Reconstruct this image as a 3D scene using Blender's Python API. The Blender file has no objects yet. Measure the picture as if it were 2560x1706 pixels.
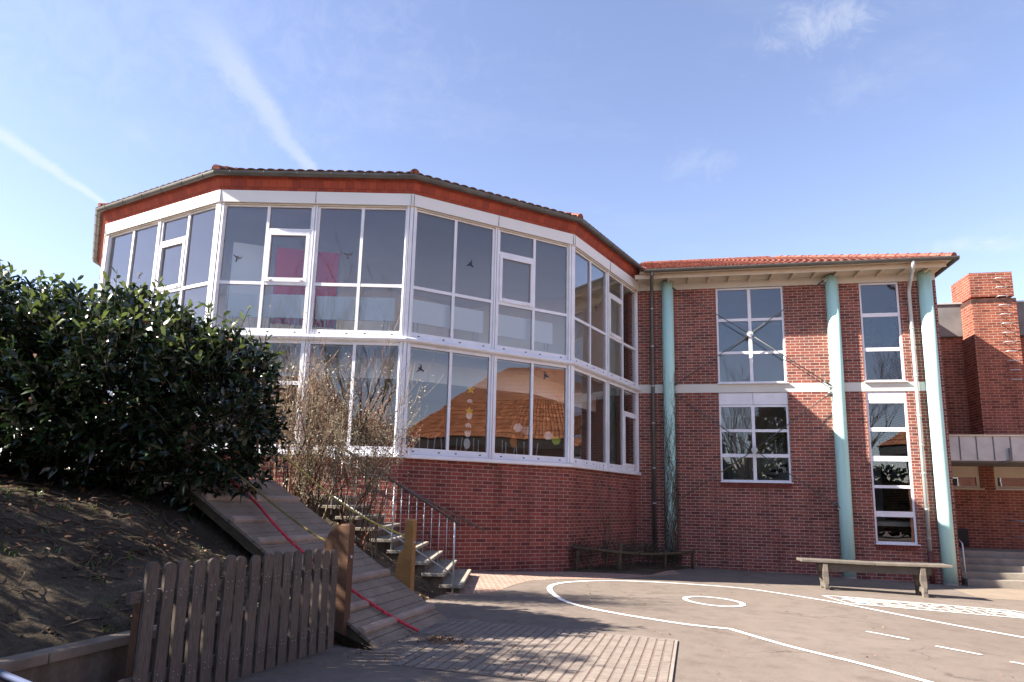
import bpy, math, random
from math import sin, cos, tan, pi, radians, sqrt, atan2
from mathutils import Vector as V, Matrix, noise as mnoise

random.seed(7)
S = bpy.context.scene
COL = S.collection

# ------------------------------------------------------------------ camera
cam = bpy.data.cameras.new("camera")
cam.sensor_width = 36.0
cam.lens = 1655.5 / 2560 * 36
cam.shift_y = 0.0473
cam.clip_start = 0.05
cam.clip_end = 2000
camo = bpy.data.objects.new("camera", cam)
COL.objects.link(camo)
CAMZ = 1.525
camo.matrix_world = Matrix.Translation((0, 0, CAMZ)) @ Matrix.Rotation(pi / 2 + radians(9.75), 4, 'X') @ Matrix.Rotation(0.0232, 4, 'Z')
S.camera = camo

# ------------------------------------------------------------------ light
SUN_EL = radians(37.0)
SUN_AZ = radians(-169.0)            # direction towards the sun, measured from +x
sdir = V((cos(SUN_EL) * cos(SUN_AZ), cos(SUN_EL) * sin(SUN_AZ), sin(SUN_EL)))
sun = bpy.data.lights.new("sun", 'SUN')
sun.energy = 5.0
sun.angle = radians(0.53)
sun.color = (1.0, 0.93, 0.83)
suno = bpy.data.objects.new("sun", sun)
COL.objects.link(suno)
suno.rotation_euler = (-sdir).to_track_quat('-Z', 'Y').to_euler()
suno.location = (-30, 0, 40)

world = bpy.data.worlds.new("World")
S.world = world
world.use_nodes = True
wn, wl = world.node_tree.nodes, world.node_tree.links
wn.clear()


def wnode(t, **k):
    n = wn.new(t)
    for a, b in k.items():
        setattr(n, a, b)
    return n


wo = wnode('ShaderNodeOutputWorld')
bg = wnode('ShaderNodeBackground')
bg.inputs['Strength'].default_value = 0.075
sky = wnode('ShaderNodeTexSky', sky_type='NISHITA')
sky.sun_disc = False
sky.sun_elevation = SUN_EL
sky.sun_rotation = atan2(sdir.x, sdir.y)
sky.altitude = 50
sky.air_density = 1.0
sky.dust_density = 0.15
sky.ozone_density = 2.2
wl.new(bg.outputs[0], wo.inputs[0])
geo = wnode('ShaderNodeTexCoord')


def wmath(op, a, b=None, c=None, clamp=False):
    n = wnode('ShaderNodeMath', operation=op)
    n.use_clamp = clamp
    for i, x in enumerate((a, b, c)):
        if x is None:
            continue
        if isinstance(x, (int, float)):
            n.inputs[i].default_value = x
        else:
            wl.new(x, n.inputs[i])
    return n.outputs[0]


def wdot(vec):
    n = wnode('ShaderNodeVectorMath', operation='DOT_PRODUCT')
    wl.new(geo.outputs['Generated'], n.inputs[0])
    n.inputs[1].default_value = vec
    return n.outputs['Value']


def wsmooth(x, a, b):
    n = wnode('ShaderNodeMapRange', interpolation_type='SMOOTHSTEP')
    wl.new(x, n.inputs[0])
    n.inputs[1].default_value = a
    n.inputs[2].default_value = b
    return n.outputs[0]


nz = wnode('ShaderNodeTexNoise')
nz.inputs['Scale'].default_value = 22
nz.inputs['Detail'].default_value = 9
nz.inputs['Roughness'].default_value = 0.68
nz.inputs['Distortion'].default_value = 0.6
wl.new(geo.outputs['Generated'], nz.inputs['Vector'])
nf = nz.outputs['Fac']


def streak(a, b, w, fade_a, fade_b, strength):
    """condensation trail: a band of air along the great circle through two sky directions"""
    A, B = V(a).normalized(), V(b).normalized()
    N = A.cross(B).normalized()
    T = N.cross(A).normalized()
    off = wdot(N)
    along = wdot(T)                       # 0 at a, grows towards b
    L = B.dot(T)
    wob = wmath('MULTIPLY', wmath('SUBTRACT', nf, 0.5), w * 1.6)
    dd = wmath('ABSOLUTE', wmath('ADD', off, wob))
    wid = wmath('MAXIMUM', wmath('ADD', wmath('MULTIPLY', along, -w * 0.9 / max(L, .01)), w * 1.5), w * .4)
    core = wsmooth(wmath('DIVIDE', dd, wid), 1.0, 0.15)
    fa = wsmooth(along, fade_a, fade_a + 0.12)
    fb = wsmooth(along, L + fade_b + .03, L + fade_b)
    m = wmath('MULTIPLY', wmath('MULTIPLY', core, fa), fb)
    m = wmath('MULTIPLY', m, wmath('ADD', wmath('MULTIPLY', nf, 1.4), 0.1))
    return wmath('MULTIPLY', m, strength)


c1 = streak((-0.387, 0.726, 0.568), (-0.284, 0.85, 0.444), 0.022, -0.05, 0.1, 0.36)
c2 = streak((-0.62, 0.66, 0.42), (-0.517, 0.777, 0.359), 0.010, -0.2, 0.1, 0.5)
# thin cirrus veils, stretched
mp = wnode('ShaderNodeMapping')
mp.inputs['Rotation'].default_value = (0.3, 0.5, 0.5)
mp.inputs['Scale'].default_value = (1.2, 3.6, 6.0)
wl.new(geo.outputs['Generated'], mp.inputs['Vector'])
n2 = wnode('ShaderNodeTexNoise')
n2.inputs['Scale'].default_value = 1.7
n2.inputs['Detail'].default_value = 9
n2.inputs['Roughness'].default_value = 0.62
wl.new(mp.outputs[0], n2.inputs['Vector'])
veil = wmath('MULTIPLY', wsmooth(n2.outputs['Fac'], 0.50, 0.85), 0.14)


def puff(d, r, strength, zs=1.0):
    n = wnode('ShaderNodeVectorMath', operation='SUBTRACT')
    wl.new(geo.outputs['Generated'], n.inputs[0])
    n.inputs[1].default_value = V(d).normalized()
    s = wnode('ShaderNodeVectorMath', operation='MULTIPLY')
    wl.new(n.outputs[0], s.inputs[0])
    s.inputs[1].default_value = (1, 1, zs)
    l = wnode('ShaderNodeVectorMath', operation='LENGTH')
    wl.new(s.outputs[0], l.inputs[0])
    x = wmath('ADD', wmath('DIVIDE', l.outputs['Value'], r), wmath('MULTIPLY', wmath('SUBTRACT', nf, .5), 4.5))
    return wmath('MULTIPLY', wsmooth(x, 1.2, -0.3), strength)


ps = [puff((0.38, 0.74, 0.60), 0.07, 0.3, 2.6), puff((0.245, 0.86, 0.475), 0.045, 0.12, 1.6), puff((0.56, 0.79, 0.335), 0.03, 0.22, 3.2),
      puff((0.60, 0.77, 0.325), 0.026, 0.2, 3.0), puff((0.53, 0.81, 0.30), 0.02, 0.12, 2.5), puff((-0.5, 0.75, 0.66), 0.35, 0.10, 2.0),
      puff((0.42, 0.76, 0.53), 0.05, 0.08, 2.0)]
tot = wmath('ADD', wmath('ADD', c1, c2), veil)
for x in ps:
    tot = wmath('ADD', tot, x)
tot = wmath('MINIMUM', tot, 0.9)
tint = wnode('ShaderNodeMix', data_type='RGBA', blend_type='MULTIPLY')
tint.inputs[0].default_value = 1.0
wl.new(sky.outputs[0], tint.inputs[6])
tint.inputs[7].default_value = (1.30, 1.06, 1.04, 1)
mixc = wnode('ShaderNodeMix', data_type='RGBA')
wl.new(tot, mixc.inputs[0])
wl.new(tint.outputs[2], mixc.inputs[6])
mixc.inputs[7].default_value = (3.6, 3.7, 3.9, 1)
wl.new(mixc.outputs[2], bg.inputs['Color'])

S.view_settings.view_transform = 'Standard'
S.view_settings.look = 'None'
S.view_settings.exposure = 1.95
S.view_settings.gamma = 1.0
S.cycles.max_bounces = 8
S.cycles.transparent_max_bounces = 16
S.cycles.caustics_reflective = False
S.cycles.caustics_refractive = False
S.cycles.sample_clamp_indirect = 6.0

# ------------------------------------------------------------------ materials


class Mat:
    def __init__(s, name, rough=0.8, spec=0.3):
        s.m = bpy.data.materials.new(name)
        s.m.use_nodes = True
        s.t = s.m.node_tree
        s.t.nodes.clear()
        s.out = s.n('ShaderNodeOutputMaterial')
        s.p = s.n('ShaderNodeBsdfPrincipled')
        s.p.inputs['Roughness'].default_value = rough
        s.p.inputs['Specular IOR Level'].default_value = spec
        s.l(s.p.outputs[0], s.out.inputs[0])
        s.tc = s.n('ShaderNodeTexCoord')

    def n(s, t, **k):
        x = s.t.nodes.new(t)
        for a, b in k.items():
            setattr(x, a, b)
        return x

    def l(s, a, b):
        s.t.links.new(a, b)

    def noise(s, scale=5, detail=4, coord='Object', stretch=None, rough=.5, dist=0):
        x = s.n('ShaderNodeTexNoise')
        x.inputs['Scale'].default_value = scale
        x.inputs['Detail'].default_value = detail
        x.inputs['Roughness'].default_value = rough
        x.inputs['Distortion'].default_value = dist
        src = s.tc.outputs[coord]
        if stretch:
            m = s.n('ShaderNodeMapping')
            m.inputs['Scale'].default_value = stretch
            s.l(src, m.inputs[0])
            src = m.outputs[0]
        s.l(src, x.inputs['Vector'])
        return x.outputs['Fac']

    def ramp(s, fac, stops):
        r = s.n('ShaderNodeValToRGB')
        e = r.color_ramp.elements
        while len(e) > 1:
            e.remove(e[-1])
        for i, (p, c) in enumerate(stops):
            q = e[0] if i == 0 else e.new(p)
            q.position = p
            q.color = tuple(c) + (1,) if len(c) == 3 else c
        s.l(fac, r.inputs[0])
        return r.outputs[0]

    def mix(s, fac, a, b, mode='MIX'):
        m = s.n('ShaderNodeMix', data_type='RGBA', blend_type=mode)
        for sock, x in ((m.inputs[0], fac), (m.inputs[6], a), (m.inputs[7], b)):
            if isinstance(x, (int, float)):
                sock.default_value = x
            elif isinstance(x, tuple):
                sock.default_value = x + (1,) if len(x) == 3 else x
            else:
                s.l(x, sock)
        return m.outputs[2]

    def math(s, op, a, b=0.0, clamp=False):
        m = s.n('ShaderNodeMath', operation=op)
        m.use_clamp = clamp
        for i, x in enumerate((a, b)):
            if isinstance(x, (int, float)):
                m.inputs[i].default_value = x
            else:
                s.l(x, m.inputs[i])
        return m.outputs[0]

    def island(s):
        return s.n('ShaderNodeNewGeometry').outputs['Random Per Island']

    def color(s, c):
        if isinstance(c, tuple):
            s.p.inputs['Base Color'].default_value = c + (1,)
        else:
            s.l(c, s.p.inputs['Base Color'])

    def bump(s, h, strength=.3, dist=.01):
        b = s.n('ShaderNodeBump')
        b.inputs['Strength'].default_value = strength
        b.inputs['Distance'].default_value = dist
        s.l(h, b.inputs['Height'])
        s.l(b.outputs[0], s.p.inputs['Normal'])


def plain(name, c, rough=.6, spec=.3, var=.12, scale=6, metal=0.0, bump=0.0):
    m = Mat(name, rough, spec)
    f = m.noise(scale, 5)
    a = tuple(x * (1 - var) for x in c)
    b = tuple(min(1, x * (1 + var)) for x in c)
    m.color(m.ramp(f, [(.3, a), (.7, b)]))
    m.p.inputs['Metallic'].default_value = metal
    if bump:
        m.bump(m.noise(scale * 8, 4), bump, .01)
    return m.m


def brick(name, c1, c2, mortar, dirt=.35, squash=1.0, black=.0):
    m = Mat(name, .85, .2)
    b = m.n('ShaderNodeTexBrick')
    b.offset = .5
    b.inputs['Scale'].default_value = 1
    b.inputs['Brick Width'].default_value = .25
    b.inputs['Row Height'].default_value = .0833
    b.inputs['Mortar Size'].default_value = .0065
    b.inputs['Mortar Smooth'].default_value = .25
    b.inputs['Bias'].default_value = -.1
    b.inputs['Color1'].default_value = c1 + (1,)
    b.inputs['Color2'].default_value = c2 + (1,)
    b.inputs['Mortar'].default_value = mortar + (1,)
    m.l(m.tc.outputs['UV'], b.inputs['Vector'])
    # second brick lookup with other seeds: a few headers and burnt bricks
    b2 = m.n('ShaderNodeTexBrick')
    b2.offset = .5
    b2.inputs['Scale'].default_value = 1
    b2.inputs['Brick Width'].default_value = .25
    b2.inputs['Row Height'].default_value = .0833
    b2.inputs['Mortar Size'].default_value = 0
    b2.inputs['Color1'].default_value = (0, 0, 0, 1)
    b2.inputs['Color2'].default_value = (1, 1, 1, 1)
    mp_ = m.n('ShaderNodeMapping')
    mp_.inputs['Location'].default_value = (12.5, 8.33 * 2, 0)
    m.l(m.tc.outputs['UV'], mp_.inputs[0])
    m.l(mp_.outputs[0], b2.inputs['Vector'])
    burnt = m.ramp(b2.outputs['Color'], [(.72, (1, 1, 1)), (.84, (.66, .62, .66))])
    col = m.mix(.9, b.outputs['Color'], burnt, 'MULTIPLY')
    fine = m.noise(60, 4, 'UV')
    col = m.mix(.5, col, m.ramp(fine, [(.25, (.62, .62, .62)), (.75, (1.25, 1.25, 1.25))]), 'MULTIPLY')
    big = m.noise(.55, 5, 'Object', (1, 1, .5))
    col = m.mix(dirt, col, m.ramp(big, [(.3, (.55, .52, .5)), (.65, (1.1, 1.08, 1.05))]), 'MULTIPLY')
    st = m.noise(1.3, 6, 'UV', (2.2, .22, 1), .6)
    col = m.mix(.55, col, m.ramp(st, [(.34, (.58, .55, .55)), (.5, (1, 1, 1)), (.72, (1.18, 1.14, 1.1))]), 'MULTIPLY')
    # mortar stays pale
    mcol = m.mix(.7, mortar, m.ramp(st, [(.34, (.5, .48, .46)), (.6, (1, 1, 1))]), 'MULTIPLY')
    col = m.mix(m.math('MULTIPLY', b.outputs['Fac'], .8), col, mcol)
    m.color(col)
    h = m.math('SUBTRACT', m.math('MULTIPLY', fine, .4), b.outputs['Fac'])
    m.bump(h, .6, .006)
    return m.m


def wood(name, c1, c2, rough=.8, streakiness=1.0, knots=False):
    m = Mat(name, rough, .25)
    f = m.noise(6, 7, 'UV', (1.6, 16, 1), .6, .4)
    isl = m.island()
    col = m.ramp(f, [(.25, c1), (.75, c2)])
    col = m.mix(.8, col, m.ramp(isl, [(0, (.68, .68, .7)), (.5, (.95, .95, .95)), (1, (1.25, 1.2, 1.15))]), 'MULTIPLY')
    blot = m.noise(3, 4, 'Object')
    col = m.mix(.6, col, m.ramp(blot, [(.3, (.6, .58, .6)), (.7, (1.15, 1.15, 1.15))]), 'MULTIPLY')
    m.color(col)
    m.bump(f, .5 * streakiness, .004)
    return m.m


def leafmat(name, c1, c2, rough=.35, spec=.5, trans=0.0):
    m = Mat(name, rough, spec)
    m.color(m.ramp(m.island(), [(0, c1), (.8, c2), (1, tuple(min(1, x * 1.7) for x in c2))]))
    if trans:
        tr = m.n('ShaderNodeBsdfTranslucent')
        tr.inputs['Color'].default_value = tuple(min(1, x * 2) for x in c2) + (1,)
        mx = m.n('ShaderNodeMixShader')
        mx.inputs[0].default_value = trans
        m.l(m.p.outputs[0], mx.inputs[1])
        m.l(tr.outputs[0], mx.inputs[2])
        m.l(mx.outputs[0], m.out.inputs[0])
    return m.m


def glassmat(name, tint=(.86, .9, .92), gain=2.1, base=.03, dust=.0):
    m = Mat(name)
    m.t.nodes.remove(m.p)
    tr = m.n('ShaderNodeBsdfTransparent')
    tr.inputs['Color'].default_value = tint + (1,)
    gl = m.n('ShaderNodeBsdfGlossy')
    gl.inputs['Roughness'].default_value = 0.0
    gl.inputs['Color'].default_value = (.95, .96, 1, 1)
    fr = m.n('ShaderNodeFresnel')
    fr.inputs['IOR'].default_value = 1.52
    bmp = m.n('ShaderNodeBump')
    bmp.inputs['Strength'].default_value = .06
    bmp.inputs['Distance'].default_value = .05
    m.l(m.noise(.9, 2), bmp.inputs['Height'])
    m.l(bmp.outputs[0], gl.inputs['Normal'])
    f = m.math('ADD', m.math('MULTIPLY', fr.outputs[0], gain), base, True)
    mx = m.n('ShaderNodeMixShader')
    m.l(f, mx.inputs[0])
    m.l(tr.outputs[0], mx.inputs[1])
    m.l(gl.outputs[0], mx.inputs[2])
    m.l(mx.outputs[0], m.out.inputs[0])
    if dust:
        df = m.n('ShaderNodeBsdfDiffuse')
        df.inputs['Color'].default_value = (.6, .6, .58, 1)
        m2 = m.n('ShaderNodeMixShader')
        m.l(m.math('MULTIPLY', m.noise(1.5, 4), dust), m2.inputs[0])
        m.l(mx.outputs[0], m2.inputs[1])
        m.l(df.outputs[0], m2.inputs[2])
        m.l(m2.outputs[0], m.out.inputs[0])
    return m.m


M = {}
M['brick_base'] = brick('red_brick', (.28, .066, .052), (.18, .056, .050), (.40, .31, .25))
M['brick_main'] = brick('brown_red_brick', (.29, .085, .064), (.18, .070, .062), (.52, .44, .35))
M['brick_annex'] = brick('orange_red_brick', (.29, .085, .052), (.22, .064, .044), (.44, .32, .24))
M['brick_opposite'] = brick('far_brick', (.25, .08, .05), (.2, .06, .045), (.35, .28, .22))
M['white'] = plain('white_aluminium', (.74, .73, .76), .38, .45, .07, 3)
M['whiteband'] = plain('off_white_panel', (.74, .72, .70), .5, .35, .03, 1)
M['conc_white'] = plain('painted_concrete', (.60, .58, .53), .75, .2, .07, 1.5, bump=.1)
M['conc'] = plain('concrete', (.24, .21, .175), .9, .15, .22, 2.2, bump=.4)
M['step'] = plain('step_concrete', (.28, .245, .20), .9, .15, .15, 3, bump=.35)
M['zinc'] = plain('weathered_zinc', (.115, .110, .10), .45, .4, .18, 3, metal=.35)
M['zinc_light'] = plain('light_zinc', (.47, .48, .47), .4, .4, .12, 3, metal=.3)
M['steel'] = plain('galvanised_steel', (.50, .52, .54), .35, .5, .08, 8, metal=.4)
M['dark_rail'] = plain('dark_handrail', (.10, .075, .07), .5, .4, .15, 5)
M['slate'] = plain('slate_cladding', (.16, .15, .145), .6, .3, .2, 2)
M['darkbox'] = plain('dark_metal', (.02, .02, .02), .5)
M['black'] = plain('black_plastic', (.012, .012, .014), .4)
M['coping'] = plain('mossy_coping', (.19, .150, .115), .92, .12, .3, 4, bump=.4)
M['soffit'] = plain('cream_timber', (.62, .53, .42), .7, .2, .06, 3)
M['redbin'] = plain('dark_red_plastic', (.07, .008, .010), .3, .5, .1, 3)
M['greyrim'] = plain('pale_blue_rim', (.10, .12, .2), .3, .5, .1, 3)
M['room_wall'] = plain('room_wall', (.88, .86, .82), .9, .1, .03, 1)
M['room_ceiling'] = plain('room_ceiling', (.90, .90, .90), .9, .1, .03, 1)
M['room_floor'] = plain('room_floor', (.34, .31, .28), .6, .2, .05, 1)
M['room_dark'] = plain('dark_linoleum', (.10, .09, .085), .35, .4, .08, 1)
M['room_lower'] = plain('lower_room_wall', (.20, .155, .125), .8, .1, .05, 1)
M['board'] = plain('white_board', (.93, .95, .94), .5, .3, .02, 1)
M['pinred'] = plain('red_pinboard', (.78, .015, .055), .8, .1, .05, 1)
M['bird'] = plain('black_sticker', (.03, .03, .05), .5)
M['yellow_card'] = plain('yellow_card', (.8, .62, .08), .8, .1)
M['white_card'] = plain('white_card', (.85, .85, .85), .8, .1)
M['green_card'] = plain('green_card', (.5, .62, .12), .8, .1)
M['grey_card'] = plain('grey_card', (.35, .38, .42), .8, .1)
M['orange_card'] = plain('orange_card', (.65, .25, .08), .8, .1)
M['rope_red'] = plain('red_rope', (.62, .06, .08), .8, .15, .25, 30, bump=.4)
M['rope_yellow'] = plain('yellow_rope', (.62, .46, .12), .8, .15, .25, 30, bump=.4)
M['rope_dark'] = plain('old_rope', (.20, .15, .06), .8, .15, .25, 30, bump=.4)
M['fence'] = wood('weathered_pickets', (.060, .047, .039), (.165, .135, .112), streakiness=1.6)
M['ramp'] = wood('ramp_planks', (.20, .150, .110), (.34, .265, .20))
M['batten'] = wood('ramp_battens', (.27, .195, .15), (.42, .32, .25))
M['post'] = wood('brown_post', (.30, .14, .045), (.48, .26, .09))
M['postdark'] = wood('dark_post', (.10, .05, .03), (.17, .09, .05))
M['bench'] = wood('shaded_grey_bench_wood', (.085, .072, .060), (.20, .175, .145), streakiness=1.5)  # weathered grey, darkened further: shade put into the wood colour
M['log'] = wood('log_wood', (.055, .042, .026), (.12, .09, .055))
M['laurel'] = leafmat('laurel_leaf', (.006, .013, .005), (.018, .034, .011), .24, .6, .05)
M['laurel_new'] = leafmat('laurel_young_leaf', (.03, .05, .012), (.09, .12, .03), .3, .5, .2)
M['bark'] = plain('bark', (.10, .075, .055), .9, .1, .3, 12, bump=.5)
M['twig'] = leafmat('dry_twig', (.08, .058, .04), (.26, .20, .135), .8, .2)
M['twigred'] = leafmat('reddish_twig', (.15, .05, .035), (.30, .15, .10), .8, .2)
M['dryleaf'] = leafmat('dry_leaf', (.09, .07, .04), (.30, .26, .18), .5, .4, .2)
M['litter'] = leafmat('fallen_leaf', (.10, .055, .03), (.28, .15, .08), .8, .2)
M['ivy'] = leafmat('ivy_stem', (.04, .030, .022), (.15, .115, .085), .8, .2)
M['glass'] = glassmat('window_glass', (.98, .99, .99), 2.0, .03, 0)
M['glass_dark'] = glassmat('window_glass_main', (.70, .74, .76), 2.4, .03, 0)
M['lines'] = None


def mk_misc():
    # red hung tiles on the rotunda fascia: small upright tiles with dark joints
    m = Mat('red_hung_tiles', .8, .2)
    b = m.n('ShaderNodeTexBrick')
    b.offset = .5
    b.inputs['Scale'].default_value = 1
    b.inputs['Brick Width'].default_value = .17
    b.inputs['Row Height'].default_value = .16
    b.inputs['Mortar Size'].default_value = .0035
    b.inputs['Color1'].default_value = (.40, .085, .048, 1)
    b.inputs['Color2'].default_value = (.28, .06, .042, 1)
    b.inputs['Mortar'].default_value = (.13, .035, .025, 1)
    m.l(m.tc.outputs['UV'], b.inputs['Vector'])
    m.color(m.mix(.4, b.outputs['Color'], m.ramp(m.noise(4, 4), [(.3, (.7, .7, .7)), (.7, (1.15, 1.15, 1.15))]), 'MULTIPLY'))
    m.bump(m.math('MULTIPLY', b.outputs['Fac'], -1.0), .5, .006)
    M['hung'] = m.m
    # roof tiles
    for nm, a, c in (('tile', (.20, .062, .043), (.33, .125, .09)), ('tile_orange', (.30, .105, .05), (.45, .18, .085)), ('tile_dark', (.13, .06, .05), (.24, .1, .07))):
        m = Mat('roof_' + nm, .8, .25)
        br = m.n('ShaderNodeTexBrick')
        br.offset = 0
        br.inputs['Scale'].default_value = 1
        br.inputs['Brick Width'].default_value = .22
        br.inputs['Row Height'].default_value = .34
        br.inputs['Mortar Size'].default_value = .012
        br.inputs['Color1'].default_value = a + (1,)
        br.inputs['Color2'].default_value = c + (1,)
        br.inputs['Mortar'].default_value = tuple(x * .35 for x in a) + (1,)
        m.l(m.tc.outputs['UV'], br.inputs['Vector'])
        col = m.mix(.7, br.outputs['Color'], m.ramp(m.noise(2.5, 6, 'UV'), [(.3, (.5, .48, .46)), (.7, (1.2, 1.2, 1.2))]), 'MULTIPLY')
        m.color(col)
        m.bump(m.noise(40, 3, 'UV'), .25, .01)
        M[nm] = m.m
    # teal pillars: paint with light runs
    m = Mat('teal_paint', .5, .35)
    f = m.noise(1.2, 5, 'Object', (2, 2, .35))
    col = m.ramp(f, [(.25, (.43, .69, .63)), (.75, (.50, .76, .70))])
    sx = m.n('ShaderNodeSeparateXYZ')
    m.l(m.tc.outputs['Object'], sx.inputs[0])
    low_ = m.n('ShaderNodeMapRange', interpolation_type='SMOOTHSTEP')
    m.l(m.math('ADD', sx.outputs['Z'], m.math('MULTIPLY', m.noise(9, 5), .7)), low_.inputs[0])
    low_.inputs[1].default_value = .95
    low_.inputs[2].default_value = .2
    col = m.mix(m.math('MULTIPLY', low_.outputs[0], .45), col, (.30, .27, .20))
    spots = m.ramp(m.noise(38, 3, 'Object', None, .7), [(.27, (1, 1, 1)), (.31, (0, 0, 0))])
    col = m.mix(m.math('MULTIPLY', spots, .6), col, (.20, .16, .12))
    run = m.ramp(m.noise(5, 5, 'Object', (3, 3, .12), .6), [(.35, (.72, .74, .70)), (.55, (1, 1, 1))])
    col = m.mix(.35, col, run, 'MULTIPLY')
    m.color(col)
    m.bump(m.noise(30, 3), .06, .01)
    M['teal'] = m.m
    # asphalt
    m = Mat('asphalt', .92, .15)
    f1 = m.noise(.35, 6, 'Object', None, .6)
    f2 = m.noise(180, 2)
    f3 = m.noise(3.5, 6, 'Object', None, .65)
    col = m.ramp(f1, [(.3, (.158, .128, .108)), (.7, (.195, .160, .136))])
    col = m.mix(.75, col, m.ramp(f2, [(.3, (.55, .55, .55)), (.7, (1.4, 1.38, 1.35))]), 'MULTIPLY')
    col = m.mix(.6, col, m.ramp(f3, [(.33, (.72, .7, .68)), (.5, (1, 1, 1)), (.7, (1.14, 1.12, 1.1))]), 'MULTIPLY')
    vo = m.n('ShaderNodeTexVoronoi')
    vo.inputs['Scale'].default_value = 7
    m.l(m.tc.outputs['Object'], vo.inputs['Vector'])
    sp = m.ramp(vo.outputs['Distance'], [(.03, (1, 1, 1)), (.06, (0, 0, 0))])
    col = m.mix(m.math('MULTIPLY', sp, .5), col, (.5, .46, .4))
    vc = m.n('ShaderNodeTexVoronoi', feature='DISTANCE_TO_EDGE')
    vc.inputs['Scale'].default_value = .33
    wv = m.n('ShaderNodeVectorMath', operation='ADD')
    m.l(m.tc.outputs['Object'], wv.inputs[0])
    nv = m.n('ShaderNodeTexNoise')
    nv.inputs['Scale'].default_value = 1.8
    nv.inputs['Detail'].default_value = 6
    m.l(m.tc.outputs['Object'], nv.inputs['Vector'])
    m.l(nv.outputs['Color'], wv.inputs[1])
    m.l(wv.outputs[0], vc.inputs['Vector'])
    crk = m.math('MULTIPLY', m.ramp(vc.outputs['Distance'], [(.0025, (1, 1, 1)), (.006, (0, 0, 0))]), m.ramp(f1, [(.46, (0, 0, 0)), (.56, (.75, .75, .75))]))
    col = m.mix(crk, col, (.05, .038, .03))
    stn = m.noise(.9, 7, 'Object', (1, 1.6, 1), .7, .8)
    col = m.mix(.5, col, m.ramp(stn, [(.30, (.62, .60, .58)), (.42, (1, 1, 1)), (.66, (1.0, 1.0, 1.0)), (.74, (1.22, 1.2, 1.16))]), 'MULTIPLY')
    m.color(col)
    m.bump(f2, .45, .006)
    M['asphalt'] = m.m
    # sand coloured path patch, drawing in the sunlit end by the entrance
    m = Mat('sunlit_pale_paving', .92, .15)
    col = m.ramp(m.noise(2, 6), [(.3, (.21, .165, .125)), (.7, (.27, .215, .165))])
    col = m.mix(.6, col, m.ramp(m.noise(150, 2), [(.3, (.7, .7, .7)), (.7, (1.25, 1.25, 1.25))]), 'MULTIPLY')
    m.color(col)
    m.bump(m.noise(150, 2), .4, .005)
    M['pale'] = m.m
    # clinker paving by the wall
    m = Mat('clinker_paving', .9, .15)
    b = m.n('ShaderNodeTexBrick')
    b.offset = .5
    b.inputs['Scale'].default_value = 1
    b.inputs['Brick Width'].default_value = .21
    b.inputs['Row Height'].default_value = .105
    b.inputs['Mortar Size'].default_value = .006
    b.inputs['Color1'].default_value = (.34, .215, .17, 1)
    b.inputs['Color2'].default_value = (.28, .165, .13, 1)
    b.inputs['Mortar'].default_value = (.42, .35, .27, 1)
    mp_ = m.n('ShaderNodeMapping')
    mp_.inputs['Rotation'].default_value = (0, 0, radians(84))
    m.l(m.tc.outputs['UV'], mp_.inputs[0])
    m.l(mp_.outputs[0], b.inputs['Vector'])
    m.color(m.mix(.5, b.outputs['Color'], m.ramp(m.noise(3, 6), [(.3, (.7, .7, .7)), (.7, (1.2, 1.2, 1.2))]), 'MULTIPLY'))
    m.bump(m.math('MULTIPLY', b.outputs['Fac'], -1), .4, .004)
    M['clinker'] = m.m
    # painted lines, worn
    for nm, c in (('lines', (.80, .79, .75)), ('blue_paint', (.30, .44, .60))):
        m = Mat(nm + '_paint', .75, .2)
        f = m.noise(28, 5, 'Object', None, .7)
        m.color(m.ramp(f, [(.36, (.22, .18, .15)), (.44, c)]))
        m.bump(m.noise(180, 2), .4, .005)
        M[nm] = m.m
    # grid paving mat: body
    m = Mat('grid_paver', .9, .15)
    f = m.noise(5, 6)
    col = m.ramp(f, [(.3, (.235, .195, .165)), (.7, (.315, .265, .225))])
    col = m.mix(.6, col, m.ramp(m.noise(120, 2), [(.3, (.75, .75, .75)), (.7, (1.2, 1.2, 1.2))]), 'MULTIPLY')
    m.color(col)
    m.bump(m.noise(120, 2), .3, .004)
    M['paver'] = m.m
    m = Mat('grid_gap_soil', .95, .1)
    m.color(m.ramp(m.noise(30, 5), [(.3, (.155, .115, .095)), (.7, (.21, .155, .13))]))
    M['gapsoil'] = m.m
    # soil
    m = Mat('bare_soil', .95, .1)
    f = m.noise(1.4, 6)
    g = m.noise(22, 6, 'Object', None, .7)
    col = m.ramp(f, [(.3, (.048, .037, .027)), (.55, (.088, .069, .050)), (.75, (.15, .12, .088))])
    col = m.mix(.85, col, m.ramp(g, [(.3, (.5, .48, .45)), (.7, (1.35, 1.3, 1.25))]), 'MULTIPLY')
    m.color(col)
    m.bump(g, .9, .04)
    M['soil'] = m.m
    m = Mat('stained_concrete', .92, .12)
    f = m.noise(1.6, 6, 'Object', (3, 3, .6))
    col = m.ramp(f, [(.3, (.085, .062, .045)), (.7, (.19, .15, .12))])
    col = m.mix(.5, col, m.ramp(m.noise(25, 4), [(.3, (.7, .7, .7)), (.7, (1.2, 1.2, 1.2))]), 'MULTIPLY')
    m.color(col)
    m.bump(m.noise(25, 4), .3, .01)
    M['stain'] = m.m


mk_misc()

# ------------------------------------------------------------------ mesh builder


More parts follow.
